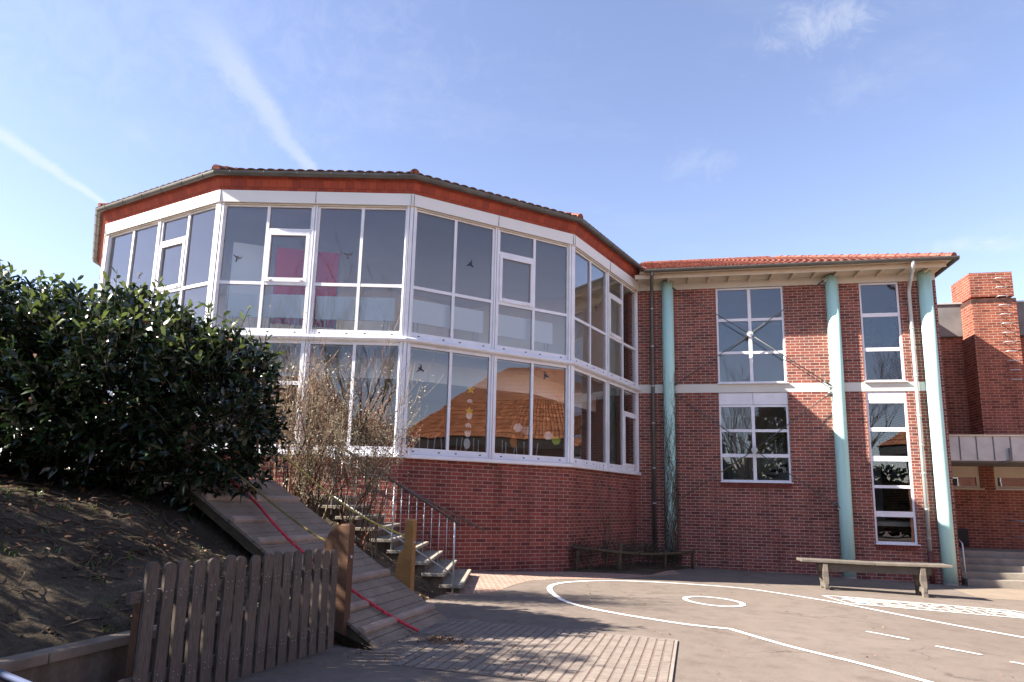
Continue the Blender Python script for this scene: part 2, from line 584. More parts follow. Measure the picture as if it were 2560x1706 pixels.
class MB:
    def __init__(s):
        s.v, s.f, s.uv, s.mi, s.sm = [], [], [], [], []

    def face(s, pts, uv=None, mi=0, smooth=False):
        i = len(s.v)
        s.v += [tuple(p) for p in pts]
        s.f.append(tuple(range(i, i + len(pts))))
        s.uv.append(uv)
        s.mi.append(mi)
        s.sm.append(smooth)

    def box(s, c, d, X=V((1, 0, 0)), Y=None, Z=V((0, 0, 1)), mi=0, grain=False, skip=()):
        """box with centre c, full dims d along axes X,Y,Z (shared verts so it is one island)"""
        c = V(c)
        X = V(X).normalized()
        Z = V(Z).normalized()
        Y = V(Y).normalized() if Y is not None else Z.cross(X).normalized()
        hx, hy, hz = d[0] / 2, d[1] / 2, d[2] / 2
        i = len(s.v)
        for a in (-1, 1):
            for b in (-1, 1):
                for g in (-1, 1):
                    s.v.append(tuple(c + X * (hx * a) + Y * (hy * b) + Z * (hz * g)))
        idx = [(0, 1, 3, 2), (4, 6, 7, 5), (0, 4, 5, 1), (2, 3, 7, 6), (0, 2, 6, 4), (1, 5, 7, 3)]
        ax = [(1, 2), (1, 2), (0, 2), (0, 2), (0, 1), (0, 1)]
        long_ = max(range(3), key=lambda k: d[k])
        off = random.random() * 10 if grain else 0
        for k, (q, (a, b)) in enumerate(zip(idx, ax)):
            if k in skip:
                continue
            uv = None
            if grain:
                loc = []
                for j in q:
                    sg = ((j >> 2) & 1, (j >> 1) & 1, j & 1)
                    L = [d[m_] * (sg[m_] - .5) for m_ in range(3)]
                    if long_ in (a, b):
                        o = b if a == long_ else a
                        loc.append((L[long_] + off, L[o] + off))
                    else:
                        loc.append((L[a] + off, L[b] + off))
                uv = loc
            s.f.append(tuple(i + j for j in q))
            s.uv.append(uv)
            s.mi.append(mi)
            s.sm.append(False)
        return s

    def tube(s, pts, r, n=8, mi=0, caps=True, smooth=True, r2=None):
        pts = [V(p) for p in pts]
        m = len(pts)
        rings = []
        up = V((0, 0, 1))
        prevA = None
        for k, p in enumerate(pts):
            d = (pts[min(k + 1, m - 1)] - pts[max(k - 1, 0)])
            if d.length < 1e-9:
                d = V((0, 0, 1))
            d.normalize()
            if prevA is None:
                A = d.cross(up)
                if A.length < .05:
                    A = d.cross(V((1, 0, 0)))
            else:
                A = prevA - d * prevA.dot(d)
            A.normalize()
            prevA = A
            B = d.cross(A)
            rr = r if not isinstance(r, (list, tuple)) else r[k]
            if r2 is not None:
                rr = r + (r2 - r) * k / max(1, m - 1)
            base = len(s.v)
            for j in range(n):
                a = 2 * pi * j / n
                s.v.append(tuple(p + A * (rr * cos(a)) + B * (rr * sin(a))))
            rings.append(base)
        for k in range(m - 1):
            for j in range(n):
                a, b = rings[k], rings[k + 1]
                s.f.append((a + j, a + (j + 1) % n, b + (j + 1) % n, b + j))
                s.uv.append(None)
                s.mi.append(mi)
                s.sm.append(smooth)
        if caps:
            s.f.append(tuple(rings[0] + j for j in reversed(range(n))))
            s.f.append(tuple(rings[-1] + j for j in range(n)))
            s.uv += [None, None]
            s.mi += [mi, mi]
            s.sm += [False, False]
        return s

    def prism(s, poly, z0, z1, mi=0, top=None):
        """vertical prism over a counter-clockwise plan polygon"""
        n = len(poly)
        for i in range(n):
            a, b = poly[i], poly[(i + 1) % n]
            s.face([(a[0], a[1], z0), (b[0], b[1], z0), (b[0], b[1], z1), (a[0], a[1], z1)], None, mi)
        s.face([(a[0], a[1], z1) for a in poly], None, mi if top is None else top)
        s.face([(a[0], a[1], z0) for a in reversed(poly)], None, mi)
        return s

    def extrude(s, prof, path_pts, mi=0, closed_prof=True, smooth=False):
        """sweep given 3-D section rings (list of lists of points)"""
        rings = path_pts
        n = len(rings[0])
        for k in range(len(rings) - 1):
            for j in range(n if closed_prof else n - 1):
                s.face([rings[k][j], rings[k][(j + 1) % n], rings[k + 1][(j + 1) % n], rings[k + 1][j]], None, mi, smooth)
        if closed_prof:
            s.face(list(reversed(rings[0])), None, mi)
            s.face(rings[-1], None, mi)
        return s

    def build(s, name, mats, parent=None, bevel=0.0, weld=False):
        me = bpy.data.meshes.new(name)
        me.from_pydata(s.v, [], s.f)
        uvl = me.uv_layers.new(name="UVMap")
        me.update()
        k = 0
        for pi_, p in enumerate(me.polygons):
            u = s.uv[pi_]
            if u is None:
                n = p.normal
                if abs(n.z) < .75:
                    t = V((-n.y, n.x, 0))
                    if t.length < 1e-6:
                        t = V((1, 0, 0))
                    t.normalize()
                    for li in p.loop_indices:
                        co = me.vertices[me.loops[li].vertex_index].co
                        uvl.data[li].uv = (co.x * t.x + co.y * t.y, co.z)
                else:
                    for li in p.loop_indices:
                        co = me.vertices[me.loops[li].vertex_index].co
                        uvl.data[li].uv = (co.x, co.y)
            else:
                for li, w in zip(p.loop_indices, u):
                    uvl.data[li].uv = w
        me.polygons.foreach_set('material_index', s.mi)
        me.polygons.foreach_set('use_smooth', s.sm)
        for mt in (mats if isinstance(mats, (list, tuple)) else [mats]):
            me.materials.append(mt)
        o = bpy.data.objects.new(name, me)
        COL.objects.link(o)
        if parent:
            o.parent = parent
        if bevel:
            b = o.modifiers.new('bevel', 'BEVEL')
            b.width = bevel
            b.segments = 2
            b.limit_method = 'ANGLE'
            b.angle_limit = radians(50)
        return o


def tag(o, label, cat, group=None):
    o['label'] = label
    o['category'] = cat
    if group:
        o['group'] = group
    return o


def kind(o, k='structure'):
    o['kind'] = k
    return o


def empty(name, loc=(0, 0, 0), rz=0.0):
    o = bpy.data.objects.new(name, None)
    o.empty_display_size = .2
    COL.objects.link(o)
    o.location = loc
    o.rotation_euler = (0, 0, rz)
    return o


def deep_copy(o, parent=None):
    c = o.copy()
    COL.objects.link(c)
    c.parent = parent
    for ch in list(o.children):
        deep_copy(ch, c)
    return c


X3 = 1.447


def gz(x, y=0):
    return -.0302 * (max(-25, min(40, x)) - X3)


def gp(x, y, h=0.0):
    return V((x, y, gz(x) + h))


# ------------------------------------------------------------------ plan geometry
CX, CY, RR = -4.419, 22.219, 8.667
PHI, DPHI = -1.3248, 0.4979


def Cp(i, R=RR):
    a = PHI + (i - 2) * DPHI
    return V((CX + R * cos(a), CY + R * sin(a), 0))


W0 = V((3.73, 19.35, 0))
WA = -0.1942
WD = V((cos(WA), sin(WA), 0))
WN = V((WD.y, -WD.x, 0))          # outward, towards the yard


def WP(t, z, off=0.0):
    p = W0 + WD * t + WN * off
    return V((p.x, p.y, z))


# ------------------------------------------------------------------ ground
mb = MB()
xs = [-160, -60, -25, -12, -6, -3, -1, 1, 3, 5, 8, 12, 20, 40, 90, 200]
ys = [-160, -60, -25, -10, -4, 0, 3, 6, 9, 12, 16, 20, 30, 60, 120, 260]
for i in range(len(xs) - 1):
    for j in range(len(ys) - 1):
        q = [(xs[i], ys[j]), (xs[i + 1], ys[j]), (xs[i + 1], ys[j + 1]), (xs[i], ys[j + 1])]
        mb.face([gp(*a) for a in q])
kind(mb.build('ground', M['asphalt']))


def sheet(name, poly, h, mat, step=None):
    b = MB()
    b.face([gp(x, y, h) for x, y in poly])
    return b.build(name, mat)


# clinker strip along the walls
kind(sheet('brick_paving', [(-1.1, 11.1), (-.55, 11.15), (-.2, 11.55), (.1, 12.6), (.45, 13.5), (1.0, 14.0), (2.2, 14.6), (4.2, 16.6), (4.4, 18.9), (3.4, 18.7), (1.3, 15.6), (-1.1, 14.3)], .004, M['clinker']))
kind(sheet('sunlit_path_end', [(10.2, 14.9), (12.5, 14.5), (30, 13.0), (30, 26), (12.8, 26), (12.1, 17.6), (10.8, 16.6)], .004, M['pale']))  # pale outline stands in for sunlit ground; shaded stretch left as asphalt


def ribbon(b, pts, w, h, mi=0, closed=False):
    """painted line of width w following plan points, laid h above the ground"""
    n = len(pts)
    L, R_ = [], []
    for k in range(n):
        p = V((pts[k][0], pts[k][1], 0))
        a = V((pts[(k - 1) % n][0], pts[(k - 1) % n][1], 0)) if (closed or k > 0) else p
        c = V((pts[(k + 1) % n][0], pts[(k + 1) % n][1], 0)) if (closed or k < n - 1) else p
        d = (c - a).normalized()
        nn = V((-d.y, d.x, 0)) * (w / 2)
        L.append(p + nn)
        R_.append(p - nn)
    for k in range(n if closed else n - 1):
        m = (k + 1) % n
        b.face([gp(R_[k].x, R_[k].y, h), gp(R_[m].x, R_[m].y, h), gp(L[m].x, L[m].y, h), gp(L[k].x, L[k].y, h)], None, mi)


def smooth(pts, k=6):
    out = []
    n = len(pts)
    for i in range(n - 1):
        p0, p1, p2, p3 = pts[max(i - 1, 0)], pts[i], pts[i + 1], pts[min(i + 2, n - 1)]
        for j in range(k):
            t = j / k
            out.append(tuple(.5 * ((2 * p1[a]) + (-p0[a] + p2[a]) * t + (2 * p0[a] - 5 * p1[a] + 4 * p2[a] - p3[a]) * t * t + (-p0[a] + 3 * p1[a] - 3 * p2[a] + p3[a]) * t ** 3) for a in range(len(p1))))
    out.append(tuple(pts[-1]))
    return out


# playground markings
mb = MB()
loop = smooth([(7.9, 8.4), (7.29, 9.7), (6.83, 10.6), (6.47, 11.5), (6.1, 12.5), (5.4, 13.6), (4.8, 14.2), (3.7, 14.42), (2.7, 14.4), (1.85, 14.1), (1.05, 13.35), (.76, 12.4), (.86, 11.1), (1.14, 10.4), (1.62, 9.87), (2.1, 9.5), (2.45, 9.27), (2.93, 9.12)])
ribbon(mb, loop, .095, .008)
ribbon(mb, smooth([(2.93, 9.15), (3.31, 8.16), (3.74, 7.42), (4.05, 6.75), (4.4, 6.0), (4.8, 5.2)]), .085, .008)
tag(mb.build('track_line', M['lines']), 'long white painted track outline looping across the asphalt yard', 'painted line')
mb = MB()
ribbon(mb, [(3.55 + .47 * cos(a), 11.83 + .56 * sin(a)) for a in [2 * pi * k / 40 for k in range(40)]], .09, .008, closed=True)
tag(mb.build('painted_ring', M['lines']), 'white painted ring inside the track outline', 'painted ring')
for k, (a, b_, lab) in enumerate([((4.95, 9.52), (5.27, 9.06), 'white dash painted inside the track, nearest the ring'), ((5.37, 8.68), (5.65, 8.26), 'white dash between two others, middle of the dashed row'), ((5.75, 7.94), (6.0, 7.55), 'white dash cut by the right edge of the photo')]):
    mb = MB()
    ribbon(mb, [a, b_], .062, .008)
    tag(mb.build('line_dash', M['lines']), lab, 'painted dash', 'dashes of the track centre line')


# labyrinth painting near the bench
def build_maze():
    b = MB()
    A, B, D_ = V((6.5, 13.66, 0)), V((9.45, 12.82, 0)), V((6.25, 12.58, 0))
    U, Wd = B - A, D_ - A

    def P(u, w):
        p = A + U * u + Wd * w
        return (p.x, p.y)
    nx, ny = 18, 6
    rnd = random.Random(5)
    # border with pointed ends
    ribbon(b, [P(0, 0), P(1, 0), P(1.16, .95), P(1, 1), P(0, 1), P(-.07, 0.1)], .07, .008, closed=True)
    # recursive-division style walls drawn from random spanning tree
    seen = {(0, 0)}
    st = [(0, 0)]
    openw = set()
    while st:
        x, y = st[-1]
        nb = [(x + dx, y + dy) for dx, dy in ((1, 0), (-1, 0), (0, 1), (0, -1)) if 0 <= x + dx < nx and 0 <= y + dy < ny and (x + dx, y + dy) not in seen]
        if not nb:
            st.pop()
            continue
        q = rnd.choice(nb)
        openw.add(frozenset(((x, y), q)))
        seen.add(q)
        st.append(q)
    for x in range(nx):
        for y in range(ny):
            if x + 1 < nx and frozenset(((x, y), (x + 1, y))) not in openw:
                ribbon(b, [P((x + 1) / nx, y / ny), P((x + 1) / nx, (y + 1) / ny)], .055, .008)
            if y + 1 < ny and frozenset(((x, y), (x, y + 1))) not in openw:
                ribbon(b, [P(x / nx, (y + 1) / ny), P((x + 1) / nx, (y + 1) / ny)], .055, .0095)
    for (u0, u1, mi) in ((.02, .13, 1), (.86, .97, 1)):
        q = [P(u0, .1), P(u1, .25), P(u1 + .04, .6), P(u0 + .06, .85)]
        b.face([gp(x, y, .006) for x, y in q][::-1], None, mi)
    return b.build('painted_labyrinth', [M['lines'], M['blue_paint']])


tag(build_maze(), 'white and blue labyrinth painted on the asphalt before the bench', 'labyrinth painting')


# gridded paver mat
def build_mat():
    b = MB()
    TL, TR, BR = V((-.95, 8.72, 0)), V((1.97, 8.1, 0)), V((1.32, 5.75, 0))
    U = TR - TL
    Wd = BR - TR
    nu, nw = 30, 74
    lu, lw = 1 / nu, 1 / nw

    def P(u, w, h):
        p = TL + U * u + Wd * w
        return gp(p.x, p.y, h)
    b.face([P(.27, 1, .004), P(1, 1, .004), P(1, 0, .004), P(.06, 0, .004)], None, 1)
    # frame edge
    for (u0, w0, u1, w1) in ((1, 0, 1.01, 1), (.08, -.008, 1, 0)):
        b.face([P(u0, w1, .016), P(u1, w1, .016), P(u1, w0, .016), P(u0, w0, .016)], None, 0)
    for i in range(nu):
        for j in range(nw):
            cp_ = P((i + .5) / nu, (j + .5) / nw, 0)
            if random.random() < .012 or cp_.x < -.78 - .09 * (8.7 - cp_.y) + .10 * mnoise.noise(V((cp_.y * 3, 0, 0))):
                continue
            u0, u1 = (i + .14) * lu, (i + .86) * lu
            w0, w1 = (j + .22) * lw, (j + .72) * lw
            h = .012 + random.uniform(-.002, .002)
            t = [P(u0, w1, h), P(u1, w1, h), P(u1, w0, h), P(u0, w0, h)]
            g = [P(u0, w1, .004), P(u1, w1, .004), P(u1, w0, .004), P(u0, w0, .004)]
            b.face(t, None, 0)
            for k in range(4):
                m = (k + 1) % 4
                b.face([g[k], g[m], t[m], t[k]], None, 0)
    o = b.build('grid_paving', [M['paver'], M['gapsoil']])
    return o


kind(build_mat())

# ------------------------------------------------------------------ mound (raised soil bank on the left)
RB = V((-1.254, 6.934, 0))
RN = V((-.9613, .2756, 0))
RT = V((.2756, .9613, 0))


def RP(d, e, z=0.0):
    p = RB + RN * d + RT * e
    return V((p.x, p.y, z))


def sstep(x, a, b):
    t = max(0, min(1, (x - a) / (b - a)))
    return t * t * (3 - 2 * t)


def mound_h(d, e):
    za = .50 + .49 * max(0, d - .85)
    zb = .59 * (d - .22)
    zc = .60 * (d - .75)
    w1 = sstep(e, -.45, -.05)
    w2 = sstep(e, 1.75, 2.1)
    z = za * (1 - w1) + (zb * (1 - w2) + zc * w2) * w1
    cap = 1.52 + .35 * sstep(d, 3, 6) * (1 - sstep(e, 2, 5))
    z = -math.log(math.exp(-z * 6) + math.exp(-cap * 6)) / 6
    p = RP(d, e)
    z += .06 * mnoise.noise(V((p.x * 1.1, p.y * 1.1, 0))) + .035 * mnoise.noise(V((p.x * 3.5, p.y * 3.5, 3))) + .03 * mnoise.noise(V((p.x * 9, p.y * 9, 3))) + .02 * max(0, mnoise.noise(V((p.x * 21, p.y * 21, 5))))
    return z


mb = MB()
DS = [-.12 + .055 * k for k in range(96)] + [5.3, 5.8, 6.5, 7.5, 9, 11, 14]
ES = [-8, -7, -6, -5, -4.4] + [-4 + .07 * k for k in range(144)]
grid = {}
for i, d in enumerate(DS):
    for j, e in enumerate(ES):
        dd = d
        if e < -.2:
            dd = max(d, .74 + (d + .12) * .02)
        z = mound_h(dd, e)
        p = RP(dd, e)
        g = gz(p.x)
        if e > -.05 and d < .3:
            z = min(z, g + .02 + max(0, d) * .5)
            if i == 0:
                z = g - .03
        grid[i, j] = len(mb.v)
        mb.v.append((p.x, p.y, max(z, g - .03)))
for i in range(len(DS) - 1):
    for j in range(len(ES) - 1):
        p = V(mb.v[grid[i, j]])
        if (p - V((CX, CY, p.z))).length < RR - .6:
            continue
        if p.y > 10.95 and p.x > -3.3:
            continue
        mb.f.append((grid[i, j], grid[i, j + 1], grid[i + 1, j + 1], grid[i + 1, j]))
        mb.uv.append(None)
        mb.mi.append(0)
        mb.sm.append(True)
kind(mb.build('earth_bank', M['soil']))

# retaining wall with pale coping
rw = empty('retaining_wall', RP(.74, -3, 0))
mb = MB()


def rbox(b, d0, d1, e0, e1, z0, z1, mi=0):
    c = RP((d0 + d1) / 2, (e0 + e1) / 2, (z0 + z1) / 2)
    b.box(c, (abs(d1 - d0), e1 - e0, z1 - z0), X=RN, Z=V((0, 0, 1)), mi=mi)


def parent_keep(o, p):
    o.parent = p
    o.matrix_parent_inverse = Matrix.Translation(p.location).inverted() if p.rotation_euler.z == 0 else p.matrix_basis.inverted()
    return o


rbox(mb, .74, .88, -8, -.16, -.05, .50)
parent_keep(mb.build('wall', M['stain']), rw)
mb = MB()
k = -8.0
while k < -.2:
    L_ = min(1.0, -.16 - k)
    rbox(mb, .715, .86, k + .003, k + L_ - .003, .50, .565)
    k += 1.0
parent_keep(mb.build('coping', M['coping'], bevel=.008), rw)
tag(rw, 'low concrete retaining wall holding the soil bank beside the picket fence', 'retaining wall')

# ------------------------------------------------------------------ wooden climbing ramp
SL = .63
ramp = empty('climbing_ramp', RP(0, .9, 0))


def ramp_pt(d, e, h=0.0):
    # point on the boards, h measured square to the slope
    n = (V((0, 0, 1)) - RN * SL).normalized()
    return RP(d, e, .075 - .004 * e + SL * d) + n * h


UPD = (RN + V((0, 0, SL))).normalized()
NRM = (V((0, 0, 1)) - RN * SL).normalized()
K = sqrt(1 + SL * SL)
d = 0.0
kk = 0
RW = 1.86
while d < 2.62:
    wv = .112
    mb = MB()
    e0 = random.uniform(-.01, .01)
    mb.box(ramp_pt(d + wv / 2, RW / 2 + e0, -.016), (wv * K - .008, RW, .034), X=UPD, Y=RT, Z=NRM, grain=True)
    parent_keep(mb.build('plank', M['ramp'], bevel=.003), ramp)
    d += wv
for dk, e0, e1 in ((.215, -.02, 1.82), (.5, 0, .75), (.845, .75, 1.80), (1.19, .0, .8), (1.54, 0, 1.82), (1.89, 0, .77), (2.275, 0, 1.80)):
    mb = MB()
    n = 9
    prof = [(-.055, 0.002), (-.05, .03), (-.025, .048), (.02, .048), (.045, .03), (.05, .002)]
    rings = []
    for e in (e0, e1):
        rings.append([ramp_pt(dk, e, 0) + UPD * a + NRM * b for a, b in prof])
    mb.extrude(None, rings)
    for q in range(len(mb.uv)):
        f_ = mb.f[q]
        mb.uv[q] = [(V(mb.v[v_]).dot(RT) + dk * 7, (V(mb.v[v_]).dot(UPD)) * 1.0) for v_ in f_]
    parent_keep(mb.build('batten', M['batten']), ramp)
for e in (.05, RW / 2, RW - .05):
    mb = MB()
    mb.box(ramp_pt(1.30, e, -.085), (2.5 * K, .06, .10), X=UPD, Y=RT, Z=NRM, grain=True)
    parent_keep(mb.build('bearer', M['log']), ramp)
# top landing boards
mb = MB()
for k in range(7):
    mb.box(RP(2.70 + k * .125, RW / 2, .075 + SL * 2.62 - .02), (.118, RW, .034), X=RN, Y=RT, Z=V((0, 0, 1)), grain=True)
parent_keep(mb.build('landing', M['ramp']), ramp)
tag(ramp, 'sloping plank climbing ramp with cross battens up the soil bank', 'ramp')


# posts either side of the ramp
def ramp_post(x, y, z0, z1, label, mat, gs=1, rot=0.0, c0=.5, c1=.9, cw=.11):
    p = empty('wooden_post', (x, y, z0))
    rotm = Matrix.Rotation(rot, 3, 'Z')
    Xd, Yd = rotm @ V((1, 0, 0)), rotm @ V((0, 1, 0))
    s_ = .058
    mb = MB()
    H = z1 - z0
    c = .018

    def ring(r, z):
        return [Xd * a + Yd * b + V((0, 0, z)) for a, b in ((-r, -r), (r, -r), (r, r), (-r, r))]
    rings = [ring(s_, -.25), ring(s_, H - c), ring(s_ - c, H)]
    mb.extrude(None, rings)
    o = mb.build('post_shaft', mat, p, bevel=.004)
    for q in o.data.polygons:
        pass
    # rounded side cheek on the uphill side
    mb = MB()
    pr = [(0, c0 - z0), (0, c1 - z0)]
    ch_h = min(.28, (c1 - c0) * .7)
    for k in range(7):
        q_ = k * (pi / 2) / 6
        pr.append((-cw * sin(q_), c1 - z0 - ch_h * (1 - cos(q_)) - .01))
    pr.append((-cw, c0 - z0))
    U_ = -Xd
    pts0 = [U_ * (s_ + 0.0) + U_ * (-q[0]) + Yd * -.05 + V((0, 0, q[1])) for q in pr]
    pts1 = [q_ + Yd * .10 for q_ in pts0]
    mb.extrude(None, [pts0, pts1])
    mb.build('cheek', mat, p, bevel=.003)
    mb = MB()
    mb.tube([Xd * (s_) + V((0, 0, H * .72)), Xd * (s_ + .012) + V((0, 0, H * .72))], .017, 10)
    mb.build('bolt', M['steel'], p)
    return tag(p, label, 'post', 'posts of the climbing ramp')


ramp_post(-1.68, 7.05, .09, 1.275, 'dark brown wooden post at the end of the picket fence', M['postdark'], rot=-.28, c0=.75, c1=1.26, cw=.18)
ramp_post(-1.30, 8.98, .22, 1.285, 'sunlit orange brown wooden post between ramp and steps', M['post'], rot=-.28)
pA = ramp_post(-3.75, 9.35, 1.5, 2.42, 'upper ramp post hidden behind the bare shrub', M['post'], rot=-.28)
pB = ramp_post(-3.9, 8.0, 1.45, 2.4, 'upper ramp post hidden inside the evergreen bush', M['postdark'], rot=-.28)


def rope(pts, r, mat, label, sag=0.0, twist=True):
    b = MB()
    P = smooth([tuple(p) for p in pts], 14)
    b.tube([V(p) for p in P], r, 6)
    # strands wound round the core
    n = len(P)
    L = 0
    for ph in (0, 2.09, 4.19):
        q = []
        L = 0
        for k in range(n):
            p = V(P[k])
            dd = V(P[min(k + 1, n - 1)]) - V(P[max(k - 1, 0)])
            L += dd.length / 2
            dd.normalize()
            A = dd.cross(V((0, 0, 1))).normalized()
            B = dd.cross(A)
            a = ph + L * 26
            q.append(p + (A * cos(a) + B * sin(a)) * r * .62)
        b.tube(q, r * .55, 5)
    return tag(b.build('rope', mat), label, 'rope', 'ropes along the climbing ramp')


rope([(-1.36, 8.98, 1.06), (-1.9, 9.05, 1.27), (-2.5, 9.15, 1.62), (-3.05, 9.25, 2.02), (-3.55, 9.34, 2.3)], .013, M['rope_yellow'], 'yellow rope stretched from the sunlit post up behind the bare shrub')
rope([(-1.74, 7.1, 1.03), (-2.05, 7.22, 1.14), (-2.5, 7.4, 1.39), (-3.1, 7.6, 1.78), (-3.85, 8.0, 2.25)], .012, M['rope_dark'], 'yellowish brown rope rising from the dark post into the evergreen bush')
rope([(-.98, 7.72, .10), (-1.35, 7.66, .30), (-1.78, 7.6, .58), (-2.36, 7.66, .97), (-2.72, 7.8, 1.24), (-3.05, 8.1, 1.46), (-3.42, 8.25, 1.70), (-3.9, 8.2, 1.98)], .016, M['rope_red'], 'red climbing rope lying up the middle of the ramp')

# ------------------------------------------------------------------ picket fence
fence = empty('picket_fence', (-2.0, 5.6, gz(-2)))
FD = V((.70, 2.036, 0)).normalized()
FN = V((FD.y, -FD.x, 0))         # towards the yard
F0 = V((-2.375, 4.57, 0))
tops = [(0, 1.075)]
for k in range(16):
    d = k * .1437
    p = F0 + FD * d
    h = 1.075 + random.uniform(-.012, .012) + (.0 if k < 8 else -.003 * (k - 8))
    tilt = random.uniform(-.022, .022)
    w = .0515 + random.uniform(-.005, .003)
    zb = gz(p.x) + .035
    pr = [(-w, zb), (w, zb), (w, h - .05)]
    for q in range(1, 8):
        a = pi * q / 8
        pr.append((w * cos(a) * (1.0), h - .05 + .05 * sin(a) ** .8))
    pr.append((-w, h - .05))
    mb = MB()
    r0 = [p + FD * (a + tilt * b) + FN * 0.012 + V((0, 0, b)) for a, b in pr]
    r1 = [q - FN * .024 for q in r0]
    mb.extrude(None, [r1, r0])
    for q in range(len(mb.uv)):
        mb.uv[q] = [(V(mb.v[v_]).z + k * 3.1, V(mb.v[v_]).dot(FD) + V(mb.v[v_]).dot(FN)) for v_ in mb.f[q]]
    pk = parent_keep(mb.build('picket', M['fence'], bevel=.002), fence)
    for zn in (.30, .34, .84, .88):
        for xn in (-.02, .022):
            nb_ = MB()
            c_ = p + FD * (xn + tilt * zn) + FN * .0125 + V((0, 0, zn + random.uniform(-.006, .006)))
            nb_.tube([c_, c_ + FN * .002], .0035, 6)
            if xn < 0 or zn in (.30, .88):
                on = nb_.build('nail_head', M['zinc_light'])
                on.parent = pk
                on.matrix_parent_inverse = pk.matrix_parent_inverse.copy() @ Matrix.Identity(4)
                on.matrix_parent_inverse = Matrix.Identity(4)
for z in (.32, .86):
    mb = MB()
    mb.box(F0 + FD * 1.05 - FN * .032 + V((0, 0, z)), (2.36, .036, .075), X=FD, grain=True)
    parent_keep(mb.build('rail', M['fence']), fence)
for d in (-.02,):
    mb = MB()
    mb.box(F0 + FD * (d + .04) - FN * .085 + V((0, 0, .42)), (.06, .06, .86), X=FD, grain=True)
    parent_keep(mb.build('fence_post', M['postdark']), fence)
tag(fence, 'brown picket fence of rounded boards in front of the soil bank', 'fence')

# dark red thing in the corner
rb = empty('plastic_container', (-2.41, 2.92, .01))
mb = MB()
mb.box((0, 0, .36), (.62, .55, .66))
mb.build('body', M['redbin'], rb, bevel=.04)
mb = MB()
mb.tube([(-.34, -.30, .72), (.29, -.30, .70), (.31, .30, .68), (-.34, .30, .70), (-.36, -.28, .72)], .022, 8)
mb.build('rim', M['greyrim'], rb)
tag(rb, 'dark red container with pale rounded rim cut off by the bottom left corner', 'container')
rb.rotation_euler = (0, 0, radians(-32))

# ------------------------------------------------------------------ rotunda
ZS, ZM, ZB, ZT, ZG = 2.50, 4.93, 7.97, 8.24, 8.56
rot = empty('round_school_wing', (CX, CY, 0))


def rpart(b, name, mat, **k):
    o = b.build(name, mat, None, **k)
    o.parent = rot
    o.matrix_parent_inverse = Matrix.Translation(rot.location).inverted()
    return o


def sub(o, parent):
    """child whose mesh is in world coordinates, under a part that also is"""
    o.parent = parent
    o.matrix_parent_inverse = parent.matrix_parent_inverse.copy() @ Matrix.Identity(4)
    return o


I0, I1 = -4, 6
poly = [Cp(i) for i in range(I0, I1 + 1)]
poly_b = [Cp(i, RR - .02) for i in range(I0, I1 + 1)]
# brick plinth wall
mb = MB()
Rb = RR - .06
for i in range(I0, I1):
    a, b_ = Cp(i, Rb), Cp(i + 1, Rb)
    z0 = -.6
    mb.face([(a.x, a.y, z0), (b_.x, b_.y, z0), (b_.x, b_.y, ZS - .10), (a.x, a.y, ZS - .10)])
    ai, bi = Cp(i, Rb - .3), Cp(i + 1, Rb - .3)
    mb.face([(bi.x, bi.y, z0), (ai.x, ai.y, z0), (ai.x, ai.y, ZS - .10), (bi.x, bi.y, ZS - .10)])
    mb.face([(a.x, a.y, ZS - .10), (b_.x, b_.y, ZS - .10), (bi.x, bi.y, ZS - .10), (ai.x, ai.y, ZS - .10)])
rpart(mb, 'brick_wall', M['brick_base'])
# rear upper walls (no glass there)
mb = MB()
for i in list(range(I0, -3)) + [4, 5]:
    a, b_ = Cp(i, RR - .08), Cp(i + 1, RR - .08)
    mb.face([(a.x, a.y, ZS - .1), (b_.x, b_.y, ZS - .1), (b_.x, b_.y, ZG), (a.x, a.y, ZG)])
a, b_ = Cp(I1, RR - .08), Cp(I0, RR - .08)
mb.face([(a.x, a.y, -.6), (b_.x, b_.y, -.6), (b_.x, b_.y, ZG), (a.x, a.y, ZG)])
rpart(mb, 'rear_wall', M['brick_base'])


def facet(i):
    a, b_ = Cp(i), Cp(i + 1)
    D_ = (b_ - a)
    L = D_.length
    D_.normalize()
    N = V((D_.y, -D_.x, 0))
    return a, D_, N, L


def fbox(b, i, s0, s1, z0, z1, o0, o1, mi=0):
    """box on facet i between lengths s0..s1, heights z0..z1, offsets o0..o1 (outward)"""
    a, D_, N, L = facet(i)
    c = a + D_ * ((s0 + s1) / 2) + N * ((o0 + o1) / 2) + V((0, 0, (z0 + z1) / 2))
    b.box(c, (abs(s1 - s0), abs(o1 - o0), abs(z1 - z0)), X=D_, Y=N, Z=V((0, 0, 1)), mi=mi)


def pane(b, i, s0, s1, z0, z1, off):
    a, D_, N, L = facet(i)
    p0, p1 = a + D_ * s0 + N * off, a + D_ * s1 + N * off
    w_ = [N * random.uniform(-.0025, .0025) for _ in range(3)]
    w_.append(w_[0] + w_[2] - w_[1])
    q_ = [V((p0.x, p0.y, z0)) + w_[0], V((p1.x, p1.y, z0)) + w_[1], V((p1.x, p1.y, z1)) + w_[2], V((p0.x, p0.y, z1)) + w_[3]]
    b.face(q_)


FR = .055   # frame width
GOFF = -.075


